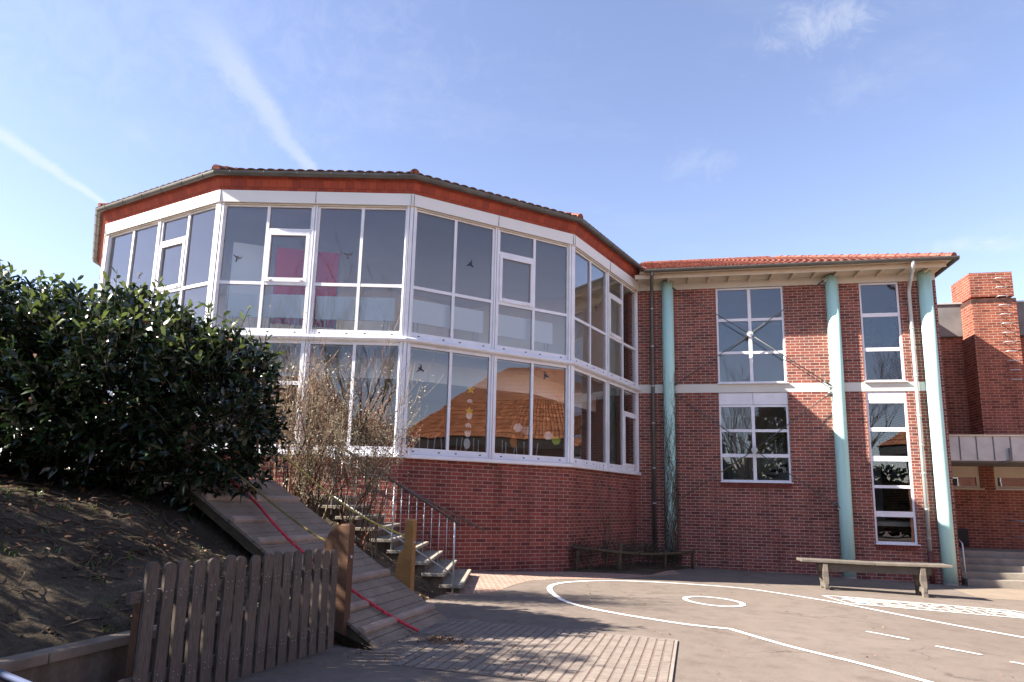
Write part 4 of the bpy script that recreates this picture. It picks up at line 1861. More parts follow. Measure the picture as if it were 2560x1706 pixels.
# roof of the main building
EO, EZ = .78, 8.33
RO, RZ = -5.4, 10.83
TL_, TR_ = .1, 8.42
mb = MB()
A, B, Ct, Dt = WP(TL_, EZ, EO), WP(TR_, EZ, EO), WP(4.9, RZ, RO), WP(TL_, RZ, RO)
tiled(mb, A, B, Ct, Dt, 20, 4.6, .03)
A2, B2 = WP(TR_, EZ, EO), WP(TR_, EZ, -DEP - .6)
tiled(mb, A2, B2, Ct, Ct, 8, 2, .03)
mb.face([WP(TR_, EZ, -DEP - .6), WP(TL_ - .3, EZ, -DEP - .6), Dt, Ct])
mroof = mpart(mb, 'roof', M['tile'])
mb = MB()
ridge_caps(mb, WP(TR_, EZ + .04, EO), Ct)
ridge_caps(mb, Ct, Dt)
msub(mb, 'ridge_cap', M['tile'], mroof)
# sloping cream soffit boarding, rafters
mb = MB()
mb.face([WP(0.0, 8.20, .0), WP(TW, 8.20, .0), WP(TR_, EZ - .02, EO), WP(TL_, EZ - .02, EO)][::-1])
mb.face([WP(TR_, EZ - .02, EO), WP(TR_, EZ - .02, -DEP - .5), WP(TW, 8.20, -DEP), WP(TW, 8.20, 0)])
mpart(mb, 'soffit', M['soffit'])
t = .35
while t < TW + .1:
    mb = MB()
    mb.box(WP(t, 8.19, .30), (.07, .64, .12), X=WD, Y=WN, Z=V((0, 0, 1)))
    mpart(mb, 'rafter_end', M['soffit'])
    t += .58
mb = MB()
mb.box(WP(TW / 2, 8.20, .615), (TW + .1, .025, .13), X=WD, Y=WN)
mpart(mb, 'eaves_board', M['soffit'])
# gutter
mb = MB()


def msec(b, prof, t0, t1, mi=0, smooth_=True):
    r0 = [WP(t0, z, o) for o, z in prof]
    r1 = [WP(t1, z, o) for o, z in prof]
    n = len(prof)
    for j in range(n):
        b.face([r0[j], r0[(j + 1) % n], r1[(j + 1) % n], r1[j]], None, mi, smooth_)
    b.face(r0[::-1], None, mi)
    b.face(r1, None, mi)


pr = []
for k in range(11):
    a = pi + k * pi / 10
    pr.append((EO + .07 + .075 * cos(a), EZ - .0 + .085 * sin(a)))
for k in range(9):
    a = 2 * pi - k * pi / 8
    pr.append((EO + .07 + .066 * cos(a), EZ - .0 + .075 * sin(a)))
msec(mb, pr, .22, TR_ + .08)
# side gutter
q = [WP(TR_ + .05, EZ - .04, EO + .07), WP(TR_ + .05, EZ - .04, -DEP - .6)]
mb.tube(q, .06, 8)
mpart(mb, 'gutter', M['zinc'])


# downpipes
def downpipe(t, off, zt, zb, mat, boot, brackets, head=None):
    b = MB()
    q = [WP(t - .12, 8.30, EO + .06), WP(t - .12, 8.14, EO + .06), WP(t - .09, 8.02, EO - .12), WP(t, 7.78, off + .08), WP(t, 7.62, off)] if head else [WP(t, 8.30, EO + .06), WP(t, 8.14, EO + .05), WP(t, 7.95, off + .05), WP(t, 7.8, off)]
    q += [WP(t, 5, off), WP(t, zb, off)]
    b.tube(q, .05, 12)
    o = mpart(b, 'downpipe', mat)
    b = MB()
    for z in brackets:
        b.tube([WP(t, z, off), WP(t, z + .035, off)], .058, 12)
        b.box(WP(t + .03, z + .02, off / 2), (.02, off, .02), X=WD, Y=WN)
    msub(b, 'bracket', M['zinc_light'], o)
    b = MB()
    b.tube([WP(t, zb + .02, off), WP(t, -.35, off)], .062, 12)
    msub(b, 'pipe_foot', boot, o)


brown = plain('brown_cast_pipe', (.11, .035, .028), .5, .4, .2, 6)
downpipe(7.5, .10, 8.2, .52, M['zinc_light'], brown, (7.35, 6.55, 6.0, 5.2, 4.1, 3.3, 2.55, 1.6, .85), head=True)
downpipe(.44, .10, 8.2, .3, M['zinc'], brown, (7.35, 6.2, 5.0, 3.9, 2.6, 1.6))

# bracing rods
ZOFF = .17


def rods(cz, zs, name, label_extra):
    b = MB()
    c = WP(3.20, cz, ZOFF)
    for (t, z) in zs:
        b.tube([c, WP(t, z, ZOFF)], .013, 8)
        d_ = (WP(t, z, ZOFF) - c).normalized()
        p = WP(t, z, ZOFF)
        b.tube([p - d_ * .22, p - d_ * .06], .028, 8)
    o = mpart(b, 'bracing_rod', M['zinc'])
    b = MB()
    b.tube([c + WN * -.02, c + WN * .03], .085, 24)
    b.tube([c + WN * .03, c + WN * .05], .03, 12)
    msub(b, 'hub', M['zinc_light'], o)
    b = MB()
    for (t, z) in zs:
        b.box(WP(t, z, ZOFF - .07), (.10, .14, .10), X=WD, Y=WN)
    msub(b, 'anchor_plate', M['zinc_light'], o)


rods(6.50, [(.98, 8.02), (5.30, 8.05), (1.02, 5.0), (5.30, 4.97)], 'a', '')
rods(3.15, [(1.02, 4.80), (5.30, 4.78), (1.0, 1.65), (5.35, 1.6)], 'b', '')
tag(main, 'two storey brown red brick school building with teal pillars and X bracing', 'school building')


# pillars (free standing round columns against the wall)
def pillar(t, off, label, r=.17):
    z0 = gz(WP(t, 0).x)
    p = WP(t, z0, off)
    e = empty('round_pillar', p)
    mb = MB()
    mb.tube([(0, 0, -.2), (0, 0, 2), (0, 0, 5), (0, 0, 8.17 - z0)], r, 32)
    mb.build('shaft', M['teal'], e)
    mb = MB()
    mb.tube([(0, 0, -.2), (0, 0, .045)], r + .006, 32)
    mb.build('foot_ring', M['conc'], e)
    tag(e, label, 'pillar', 'teal pillars along the brick facade')
    return e


pl = pillar(.90, .10, 'teal pillar overgrown with bare vine, nearest the round wing')
pillar(5.50, .08, 'teal pillar between the two window columns, bench in front of its foot')
pillar(7.93, .08, 'teal pillar at the right corner of the brick facade')

# bare vine on the left pillar
mb = MB()
rnd = random.Random(3)
for k in range(64):
    a = rnd.uniform(-pi * .98, .0) + WA
    z = 0.0
    top = rnd.choice([1.5, 3.2, 4.2, 5.0, 5.6, 6.4]) * rnd.uniform(.6, 1)
    q = []
    c = pl.location
    while z < top:
        q.append(V((c.x + (.18) * cos(a), c.y + .18 * sin(a), c.z + z)))
        a += rnd.uniform(-.35, .35) + .03
        z += rnd.uniform(.08, .16)
    if len(q) > 2:
        mb.tube(q, .011 if k < 14 else .006, 5, r2=.003)
        for p in q[2:]:
            if rnd.random() < .7:
                d_ = V((rnd.uniform(-1, 1), rnd.uniform(-1, 0), rnd.uniform(-.2, 1))).normalized()
                mb.tube([p, p + d_ * rnd.uniform(.05, .13)], .003, 3)
tag(mb.build('climbing_vine', M['ivy']), 'bare dark vine clinging to the leftmost teal pillar', 'vine')

# ------------------------------------------------------------------ bench
FX = V((6.9, 14.62, 0))
BX = V((2.55, -.62, 0)).normalized()
BY = V((-BX.y, BX.x, 0))
bench = empty('wooden_bench', gp(7.85, 14.8, 0), atan2(BX.y, BX.x))
mb = MB()
for (x0, x1, tl0, tl1) in ((-1.42, .06, .065, .0), (.065, 1.52, .0, .04)):
    for (y0, y1) in ((-.26, -.005), (.005, .27)):
        z0_, z1_ = .585 + tl0 * .3, .585 + tl1 * .3
        o_ = random.uniform(-.012, .012)
        pts = [(x0 + o_, y0), (x1 + o_, y0), (x1 + o_, y1), (x0 + o_, y1)]
        zz = [z0_, z1_, z1_, z0_]
        bot = [V((p[0], p[1], z)) for p, z in zip(pts, zz)]
        top_ = [q_ + V((0, 0, .055)) for q_ in bot]
        i_ = len(mb.v)
        mb.v += [tuple(q_) for q_ in bot + top_]
        for q_ in ((3, 2, 1, 0), (4, 5, 6, 7), (0, 1, 5, 4), (1, 2, 6, 5), (2, 3, 7, 6), (3, 0, 4, 7)):
            mb.f.append(tuple(i_ + w for w in q_))
            mb.uv.append([(mb.v[i_ + w][0] + y0 * 9, mb.v[i_ + w][1] + mb.v[i_ + w][2]) for w in q_])
            mb.mi.append(0)
            mb.sm.append(False)
mb.build('seat', M['bench'], bench, bevel=.008)
mb = MB()
for y in (-.13, .15):
    mb.box((.05, y, .50), (2.2, .06, .16), grain=True)
mb.build('apron', M['bench'], bench, bevel=.01)
for sx in (-.93, .97):
    for sy in (-.19, .21):
        mb = MB()
        rings = []
        for (z, w) in ((-.12, .045), (.15, .04), (.3, .055), (.42, .05), (.585, .045)):
            cx_ = sx + (.015 if z < .2 else 0)
            rings.append([V((cx_ - w, sy - .05, z)), V((cx_ + w, sy - .05, z)), V((cx_ + w, sy + .05, z)), V((cx_ - w, sy + .05, z))])
        mb.extrude(None, rings)
        for q_ in range(len(mb.uv)):
            mb.uv[q_] = [(mb.v[w][2], mb.v[w][0] + mb.v[w][1]) for w in mb.f[q_]]
        mb.build('leg', M['bench'], bench, bevel=.006)
for sx in (-.93, .97):
    mb = MB()
    mb.box((sx + .01, .0, .12), (.07, .5, .1), grain=True)
    mb.build('cross_rail', M['bench'], bench, bevel=.006)
tag(bench, 'weathered grey plank bench before the brick facade', 'bench')

# ------------------------------------------------------------------ concrete steps beside the round wing
st = empty('concrete_stairs', (-.9, 12.5, gz(-.9)))
z = .065
ST_RUN, ST_RISE = .292, .175
for k in range(9):
    x1 = -.73 - k * ST_RUN
    zt = .20 + k * ST_RISE
    mb = MB()
    # tread slab with nosing
    mb.box((x1 - .19, 12.42, zt - .0275), (.38, 2.62, .055))
    o = mb.build('step', M['step'], None, bevel=.008)
    parent_keep(o, st)
    mb = MB()
    mb.box((x1 - .20, 12.44, (zt - .055 + .0) / 2 - .1), (.30, 2.46, zt - .055 + .2))
    o2_ = mb.build('riser', M['stain'], None)
    o2_.parent = o
    o2_.matrix_parent_inverse = Matrix.Identity(4)
mb = MB()
mb.box((-4.1, 12.42, 1.52), (1.2, 2.6, .16))
parent_keep(mb.build('landing', M['step']), st)
tag(st, 'concrete steps rising left beside the round wing', 'stairs')

# steel railing
ra = empty('stair_railing', (-.9, 11.15, .2))


def r2(b, name, mat):
    return parent_keep(b.build(name, mat), ra)


sl = ST_RISE / ST_RUN
yR = 11.13


def rail_z(x, base):
    return base + (-.89 - x) * sl


mb = MB()
mb.tube([(-.80, yR, rail_z(-.80, 1.215)), (-3.3, yR, rail_z(-3.3, 1.215)), (-3.9, yR, rail_z(-3.3, 1.215))], .024, 10)
r2(mb, 'handrail', M['dark_rail'])
mb = MB()
mb.tube([(-.89, yR, rail_z(-.89, .36)), (-3.3, yR, rail_z(-3.3, .36))], .012, 8)
r2(mb, 'bottom_rail', M['steel'])
x = -.89
k = 0
while x > -3.35:
    mb = MB()
    if k % 8 == 0:
        mb.tube([(x, yR, rail_z(x, .05)), (x, yR, rail_z(x, 1.2))], .015, 8)
        r2(mb, 'rail_post', M['steel'])
    else:
        mb.tube([(x, yR, rail_z(x, .36)), (x, yR, rail_z(x, 1.2))], .006, 6)
        r2(mb, 'baluster', M['steel'])
    x -= .128
    k += 1
tag(ra, 'steel railing with thin bars along the concrete steps', 'railing')
# wall handrail
a, D_, N, L = facet(2)
whr = empty('wall_handrail', fpt(2, .9, .1, 1.5))
mb = MB()
p0, p1 = V((-.54, 14.65, .93)), V((-2.30, 13.72, 1.86))
p2 = V((-4.3, 13.70, 2.6))
mb.tube([p0, p1, p2], .022, 10)
parent_keep(mb.build('rail', M['dark_rail']), whr)
mb = MB()
for t_ in (.12, .8):
    q = p0.lerp(p1, t_)
    mb.tube([q, q - V((0, 0, .06)), q - V((0, 0, .07)) - N * .12], .008, 6)
parent_keep(mb.build('wall_bracket', M['steel']), whr)
tag(whr, 'dark handrail fixed to the brick wall above the steps', 'handrail')

# ------------------------------------------------------------------ planter corner
mb = MB()
P = [(1.30, 15.72), (2.6, 15.95), (3.3, 15.95), (4.0, 17.3), (4.95, 18.5), (4.5, 19.1), (3.72, 19.2)]
b2_ = MB()
for i_ in range(14):
    for j_ in range(14):
        pass
mb.face([gp(x, y, .05 + .0) for x, y in P])
n = len(P)
for k in range(n):
    a_, c_ = P[k], P[(k + 1) % n]
    mb.face([gp(*a_, -.02), gp(*c_, -.02), gp(*c_, .05), gp(*a_, .05)])
kind(mb.build('planting_bed', M['soil']))
pf = empty('log_fence', gp(3, 16, 0))
posts = [(1.6, 15.86, .52), (2.62, 16.03, .50), (4.05, 17.6, .5), (5.0, 18.45, .5)]
for (x, y, h) in posts:
    mb = MB()
    mb.tube([gp(x, y, -.1), gp(x, y, h * .5), gp(x + .03, y, h + (.18 if x == 2.62 else 0))], .045, 8)
    parent_keep(mb.build('stake', M['log']), pf)
mb = MB()
mb.tube([gp(1.5, 15.8, .55), gp(2.6, 15.98, .48), gp(3.3, 16.7, .42), gp(4.05, 17.55, .40), gp(5.05, 18.45, .45)], .038, 8)
parent_keep(mb.build('rail_log', M['log']), pf)
tag(pf, 'low rustic log rail around the dark planting bed', 'log fence')


def grow(b, p, d_, L, r, depth, rnd, spread=.5, up=.15, mi=0, leaves=None, n_seg=4, minr=.0015, leafp=.0):
    q = [p.copy()]
    rr = [r]
    cur = p.copy()
    dd = d_.normalized()
    for k in range(n_seg):
        dd = (dd + V((rnd.uniform(-1, 1), rnd.uniform(-1, 1), rnd.uniform(-1, 1))) * .14 + V((0, 0, up * .25))).normalized()
        cur = cur + dd * (L / n_seg)
        q.append(cur.copy())
        rr.append(max(minr, r * (1 - .62 * (k + 1) / n_seg)))
    b.tube(q, rr, 5 if r > .03 else 3, mi=mi, caps=False)
    if leaves is not None and depth <= 1:
        for k in range(1, len(q)):
            if rnd.random() < leafp:
                leaves.append((q[k], (q[k] - q[k - 1]).normalized()))
    if depth > 0:
        nb = rnd.choice((2, 3, 3, 4))
        for k in range(nb):
            j = rnd.randint(1, n_seg)
            a = rnd.uniform(0, 2 * pi)
            s_ = V((cos(a), sin(a), rnd.uniform(-.2, .6))) * spread
            grow(b, q[j], (dd + s_), L * rnd.uniform(.5, .78), rr[j] * .72, depth - 1, rnd, spread, up, mi, leaves, n_seg, minr, leafp)


def leaf(b, p, d_, L, w, rnd, mi=0, droop=.2):
    d_ = d_.normalized()
    s_ = d_.cross(V((rnd.uniform(-1, 1), rnd.uniform(-1, 1), rnd.uniform(.2, 1.5)))).normalized()
    n_ = s_.cross(d_).normalized()
    i_ = len(b.v)
    mid = p + d_ * L * .5 + n_ * (w * .12)
    tip = p + d_ * L - V((0, 0, droop * L))
    for q in (p, p + d_ * L * .28 + s_ * w * .42, p + d_ * L * .68 + s_ * w * .40, tip, p + d_ * L * .68 - s_ * w * .40, p + d_ * L * .28 - s_ * w * .42, mid):
        b.v.append(tuple(q))
    for f_ in ((0, 1, 6), (1, 2, 6), (2, 3, 6), (3, 4, 6), (4, 5, 6), (5, 0, 6)):
        b.f.append(tuple(i_ + k for k in f_))
        b.uv.append([(0, 0)] * 3)
        b.mi.append(mi)
        b.sm.append(True)


# bed shrubs
rnd = random.Random(12)
for kq, (x, y, h, lab) in enumerate(((1.75, 16.1, .75, 'low dark twiggy shrub at the left end of the planting bed'), (2.7, 16.6, .8, 'thin bare shrub behind the forked stake of the log rail'), (3.6, 17.9, .7, 'dark twiggy shrub before the grey downpipe'), (4.35, 18.5, .5, 'low twiggy shrub at the foot of the vine pillar'))):
    b = MB()
    lv = []
    for k in range(26):
        a = rnd.uniform(0, 2 * pi)
        grow(b, gp(x + rnd.uniform(-.3, .3), y + rnd.uniform(-.2, .2), .03), V((cos(a) * .7, sin(a) * .7, 1.2)), h * .5, .007, 2, rnd, .7, .3, 0, lv, 3, .002, .8)
    for p, d_ in lv:
        leaf(b, p, d_, rnd.uniform(.03, .06), .025, rnd, 1)
    o = b.build('bare_shrub', [M['ivy'], plain('dark_small_leaf', (.035, .035, .02), .7)])
    tag(o, lab, 'shrub', 'shrubs in the planting bed')
b = MB()
for k in range(5):
    grow(b, gp(2.25 + rnd.uniform(-.1, .1), 16.35, .05), V((rnd.uniform(-.15, .3), 0, 1)), 1.3, .014, 2, rnd, .35, .8, 0, None, 5)
tag(b.build('bare_sapling', M['ivy']), 'tall thin leafless sapling against the shaded brick corner', 'sapling')

# ------------------------------------------------------------------ big bare shrub beside the ramp
rnd = random.Random(21)
b = MB()
lv = []
stems = []
for k in range(50):
    x, y = -2.85 + rnd.uniform(-.75, .85), 10.35 + rnd.uniform(-.35, .35)
    rel = V((x, y, 0)) - RB
    dd, ee = rel.dot(RN), rel.dot(RT)
    z0 = max(gz(x), mound_h(dd, ee)) - .04
    L0 = rnd.uniform(1.0, 1.55)
    out_ = V((rnd.uniform(-.6, .75), rnd.uniform(-.35, .3), 1.3))
    grow(b, V((x, y, z0)), out_, L0, rnd.uniform(.009, .018), 3, rnd, .62, .42, 0 if k % 3 else 1, lv, 5, .0024, .55)
for p, d_ in lv:
    if p.z < 3.6 or rnd.random() < .15:
        for q in range(2 if p.z < 2.6 else 1):
            leaf(b, p + V((rnd.uniform(-.05, .05), rnd.uniform(-.05, .05), rnd.uniform(-.05, .05))), V((rnd.uniform(-1, 1), rnd.uniform(-1, 1), rnd.uniform(-.6, .8))), rnd.uniform(.03, .055), .022, rnd, 2)
for k in range(9):    # dark main trunks on the left
    x, y = -3.25 + rnd.uniform(-.35, .3), 10.2 + rnd.uniform(-.2, .2)
    rel = V((x, y, 0)) - RB
    z0 = mound_h(rel.dot(RN), rel.dot(RT)) - .05
    b.tube([V((x, y, z0)), V((x + rnd.uniform(-.1, .1), y, z0 + .5)), V((x + rnd.uniform(-.2, .25), y, z0 + 1.2)), V((x + rnd.uniform(-.4, .5), y, z0 + 2.0))], rnd.uniform(.018, .03), 6, mi=3, r2=.006)
tag(b.build('bare_bush', [M['twig'], M['twigred'], M['dryleaf'], M['bark']]), 'large leafless tan twiggy bush between ramp and round wing', 'bush')

# ------------------------------------------------------------------ evergreen laurel
rnd = random.Random(33)


def ell_ok(p, ells):
    best = -9
    for c, r in ells:
        q = sum(((p[k] - c[k]) / r[k]) ** 2 for k in range(3))
        best = max(best, 1 - q)
    return best


def laurel(name, ells, nclus, label, seed, low=1.3, lsize=.115, trunk=True, core=.25, sprigs=0):
    rnd = random.Random(seed)
    b = MB()
    vol = [r[0] * r[1] * r[2] for c, r in ells]
    tot_ = sum(vol)
    base = V((sum(c[0] * v for (c, r), v in zip(ells, vol)) / tot_, sum(c[1] * v for (c, r), v in zip(ells, vol)) / tot_, 0))
    placed = 0
    while placed < nclus:
        x_ = rnd.random() * tot_
        for (c, r), v in zip(ells, vol):
            x_ -= v
            if x_ <= 0:
                break
        # near the surface of the ellipsoid mostly
        d_ = V((rnd.gauss(0, 1), rnd.gauss(0, 1), rnd.gauss(0, 1))).normalized()
        rr = rnd.uniform(core, 1.0) ** .5
        wob = 1 + .18 * mnoise.noise(V((c[0] + d_.x * 2.2, c[1] + d_.y * 2.2, c[2] + d_.z * 2.2)))
        p = V((c[0] + d_.x * r[0] * rr * wob, c[1] + d_.y * r[1] * rr * wob, c[2] + d_.z * r[2] * rr * wob))
        if p.z < low:
            continue
        if ell_ok(p, ells) > .8:
            continue
        placed += 1
        outd = V((d_.x / r[0], d_.y / r[1], d_.z / r[2])).normalized()
        shoot = (outd * .8 + V((0, 0, .55)) + V((rnd.uniform(-1, 1), rnd.uniform(-1, 1), rnd.uniform(-.6, .6))) * .55).normalized()
        young = outd.z > .3 and rr > .85 and rnd.random() < .5
        nl = rnd.randint(6, 9)
        Ls = rnd.uniform(.10, .20) * (rnd.uniform(1.4, 2.4) if young and rnd.random() < .5 else 1)
        b.tube([p - shoot * .08, p + shoot * Ls], .0035, 3, mi=2, caps=False)
        for k in range(nl):
            t_ = k / nl
            a = k * 2.4 + rnd.random()
            s1_ = shoot.cross(V((0, 0, 1)))
            if s1_.length < .1:
                s1_ = V((1, 0, 0))
            s1_.normalize()
            s2_ = shoot.cross(s1_)
            ld = shoot * (.35 + .7 * t_) + (s1_ * cos(a) + s2_ * sin(a)) * (1 - .35 * t_) + V((0, 0, .05))
            leaf(b, p + shoot * (Ls * t_), ld, lsize * rnd.uniform(.65, 1.15), lsize * .36 * rnd.uniform(.8, 1.2), rnd, 1 if young and t_ > .4 else 0, rnd.uniform(0, .35))
    # long stray shoots standing out of the top
    for k in range(sprigs):
        c, r = ells[rnd.randrange(len(ells))]
        a = rnd.uniform(0, 2 * pi)
        el = rnd.uniform(.55, 1.4)
        d_ = V((cos(a) * cos(el), sin(a) * cos(el), sin(el)))
        p = V((c[0] + d_.x * r[0] * .92, c[1] + d_.y * r[1] * .92, c[2] + d_.z * r[2] * .92))
        if ell_ok(p, ells) > .4:
            continue
        sh = (d_ * .5 + V((rnd.uniform(-.4, .4), rnd.uniform(-.4, .4), 1))).normalized()
        Ls = rnd.uniform(.28, .55)
        b.tube([p, p + sh * Ls * .5, p + sh * Ls + V((rnd.uniform(-.05, .05), 0, 0))], .005, 4, mi=2, caps=False)
        nl = int(Ls / .035)
        for q in range(nl):
            aa = q * 2.4
            s1_ = sh.cross(V((1, .2, 0))).normalized()
            s2_ = sh.cross(s1_)
            leaf(b, p + sh * (Ls * q / nl), sh * .6 + s1_ * cos(aa) + s2_ * sin(aa), rnd.uniform(.09, .15), .045, rnd, 1 if q > nl * .45 else 0, .15)
    # a few dead brown leaves caught in the crown
    for k in range(sprigs * 9):
        c, r = ells[rnd.randrange(len(ells))]
        d_ = V((rnd.gauss(0, 1), rnd.gauss(0, 1), rnd.gauss(0, 1))).normalized()
        p = V((c[0] + d_.x * r[0], c[1] + d_.y * r[1], c[2] + d_.z * r[2]))
        if p.z > low:
            leaf(b, p, V((rnd.uniform(-1, 1), rnd.uniform(-1, 1), rnd.uniform(-1, .5))), rnd.uniform(.08, .12), .04, rnd, 3, .3)
    # limbs
    for k in range(11):
        a = rnd.uniform(0, 2 * pi)
        tgt = ells[k % len(ells)][0]
        x0, y0 = base.x + rnd.uniform(-.5, .5), base.y + rnd.uniform(-.4, .4)
        b.tube([V((x0, y0, low - .9)), V((x0 * .6 + tgt[0] * .4, y0 * .6 + tgt[1] * .4, low + .25)), V((tgt[0] + rnd.uniform(-.6, .6), tgt[1] + rnd.uniform(-.5, .5), tgt[2] + rnd.uniform(-.2, .8)))], rnd.uniform(.02, .045), 6, mi=2, r2=.008)
    o = b.build(name, [M['laurel'], M['laurel_new'], M['bark'], M['litter']])
    return tag(o, label, 'bush')


laurel('evergreen_bush', [((-6.3, 8.05, 2.85), (1.6, 1.2, 1.22)), ((-4.8, 8.0, 2.72), (1.4, 1.2, 1.18)), ((-3.68, 7.9, 2.45), (.88, .9, 1.08)), ((-7.6, 8.3, 3.15), (1.4, 1.2, 1.3))], 6600,
       'big dark glossy evergreen bush on the soil bank at the left', 5, low=1.42, lsize=.135, sprigs=34)
laurel('evergreen_bush', [((-7.4, 4.3, 2.9), (1.7, 2.0, 2.6)), ((-7.2, 5.3, 4.2), (1.2, 1.1, 1.7)), ((-7.0, 2.6, 2.4), (1.5, 1.6, 2.2))], 3000,
       'tall evergreen bush outside the left edge of the photo, shading the bank', 9, low=.6, lsize=.15)

# litter under the bush and at the ramp foot, scattered leaves
rnd = random.Random(44)
b = MB()
for k in range(1500):
    d = rnd.uniform(.9, 4.8)
    e = rnd.uniform(-2.5, -.2) if rnd.random() < .6 else rnd.uniform(1.95, 3.6)
    if e > 0:
        d = rnd.uniform(.15, 2.6)
    p = RP(d, e)
    dens = mnoise.noise(V((p.x * 1.5, p.y * 1.5, 0)))
    if dens < -.05 and rnd.random() < .85:
        continue
    p.z = mound_h(d, e) + .012
    leaf(b, p, V((rnd.uniform(-1, 1), rnd.uniform(-1, 1), rnd.uniform(-.1, .35))), rnd.uniform(.04, .09), .03, rnd, 0, .1)
kind(b.build('leaf_litter', M['litter']), 'stuff')
b = MB()
for k in range(420):
    if k < 250:
        a, r_ = rnd.uniform(0, 2 * pi), abs(rnd.gauss(0, .2))
        x, y = -.72 + r_ * 1.3 * cos(a), 7.35 + r_ * 1.1 * sin(a)
    else:
        x, y = rnd.uniform(-2.2, 5.5), rnd.uniform(5.2, 13.5)
        if rnd.random() < .5:
            x, y = rnd.uniform(-1.8, .5), rnd.uniform(6.0, 7.0)
    leaf(b, gp(x, y, .02), V((rnd.uniform(-1, 1), rnd.uniform(-1, 1), rnd.uniform(0, .4))), rnd.uniform(.025, .05), .018, rnd, 0, .1)
kind(b.build('fallen_leaves', M['litter']), 'stuff')

# ------------------------------------------------------------------ annex at the right with chimney
an = empty('brick_annex', WP(9, 0, -3))


def apart(b, name, mat, **k):
    return parent_keep(b.build(name, mat, None, **k), an)


AO = -3.2
aw = [(8.9, 10.32, 2.3, 3.02), (10.72, 14, 2.3, 3.02)]
mb = MB()
wall_grid(mb, 8.3, 19, -.8, 7.08, aw, AO, .24)
apart(mb, 'wall', M['brick_annex'])
mb = MB()
mb.box(WP(13.6, 7.62, AO - .5), (11.0, 1.2, 1.06), X=WD, Y=WN)
mb.box(WP(13.6, 8.17, AO - .5), (11.06, 1.3, .05), X=WD, Y=WN, mi=1)
apart(mb, 'slate_fascia', [M['slate'], M['zinc_light']])
mb = MB()
mb.box(WP(13.6, 7.0, AO - 4), (11, 7, .1), X=WD, Y=WN)
mb.box(WP(13.6, 3, AO - 2.6), (11, .1, 8), X=WD, Y=WN)
apart(mb, 'flat_roof', M['slate'])
# chimney
mb = MB()
mb.box(WP(10.80, 5.55, AO + .15), (1.24, 1.3, 5.1), X=WD, Y=WN)
ch_ = apart(mb, 'chimney', M['brick_annex'])
mb = MB()
mb.box(WP(10.80, 8.56, AO + .15), (1.19, 1.25, .78), X=WD, Y=WN)
mb.tube([WP(10.75, 8.93, AO + .15), WP(10.75, 9.06, AO + .15)], .12, 16)
o = mb.build('chimney_top', M['brick_annex'])
o.parent = ch_
o.matrix_parent_inverse = Matrix.Identity(4)
mb = MB()
soot = plain('soot_stained_brick', (.06, .035, .03), .9, .1, .35, 6)
mb.box(WP(10.80, 8.03, AO + .156), (1.245, 1.3, .12), X=WD, Y=WN)
o = mb.build('soot_course', soot)
o.parent = ch_
o.matrix_parent_inverse = Matrix.Identity(4)
# climbing irons
mb = MB()
for k in range(12):
    z = 8.72 - k * .29
    t = 11.02 + (0.012 * k)
    f0 = AO + .80 + (.0 if z < 8.1 else -.02)
    mb.tube([WP(t - .14, z, f0 - .03), WP(t - .14, z, f0 + .13), WP(t + .14, z, f0 + .13), WP(t + .14, z, f0 - .03)], .011, 6)
o = mb.build('climbing_iron', M['steel'])
o.parent = ch_
o.matrix_parent_inverse = Matrix.Identity(4)
# canopy
mb = MB()
mb.box(WP(14, 3.36, -2.2), (11.2, 2.0, .70), X=WD, Y=WN)
mb.box(WP(14, 3.725, -2.18), (11.26, 2.06, .04), X=WD, Y=WN, mi=1)
mb.box(WP(14, 2.99, -2.2), (11.2, 1.9, .04), X=WD, Y=WN, mi=2)
for k in range(26):
    mb.box(WP(8.55 + k * .43, 3.36, -1.19), (.018, .03, .66), X=WD, Y=WN, mi=2)
mb.tube([WP(10.2, 3.36, -1.13), WP(10.2, 3.02, -1.13), WP(10.0, 2.95, -1.3)], .035, 8, mi=2)
apart(mb, 'entrance_canopy', [M['zinc_light'], M['soffit'], M['slate']])
for (t0, t1, z0, z1) in aw:
    b = MB()
    off = AO - .08
    for (a_, c_, e_, f_) in ((t0, t1, z1 - .30, z1), ):
        b.box(WP((a_ + c_) / 2, (e_ + f_) / 2, off), (c_ - a_, .08, f_ - e_), X=WD, Y=WN)
    for (a_, c_, e_, f_) in ((t0, t0 + .09, z0, z1 - .3), (t1 - .09, t1, z0, z1 - .3), (t0 + .09, t1 - .09, z0, z0 + .08), (t0 + .09, t1 - .09, z1 - .38, z1 - .3)):
        b.box(WP((a_ + c_) / 2, (e_ + f_) / 2, off), (c_ - a_, .07, f_ - e_), X=WD, Y=WN)
    b.box(WP((t0 + t1) / 2, z0 - .02, AO + .03), (t1 - t0 + .1, .16, .03), X=WD, Y=WN)
    o = apart(b, 'window', M['soffit'])
    g = MB()
    g.face([WP(t0 + .09, z0 + .08, off), WP(t1 - .09, z0 + .08, off), WP(t1 - .09, z1 - .38, off), WP(t0 + .09, z1 - .38, off)])
    q = g.build('pane', M['glass_dark'])
    q.parent = o
    q.matrix_parent_inverse = Matrix.Identity(4)
mb = MB()
mb.box(WP(9.62, .82, AO + .1), (.30, .2, .52), X=WD, Y=WN)
apart(mb, 'meter_box', M['darkbox'], bevel=.01)
tag(an, 'orange red brick annex with tall chimney and grey entrance canopy', 'school building')

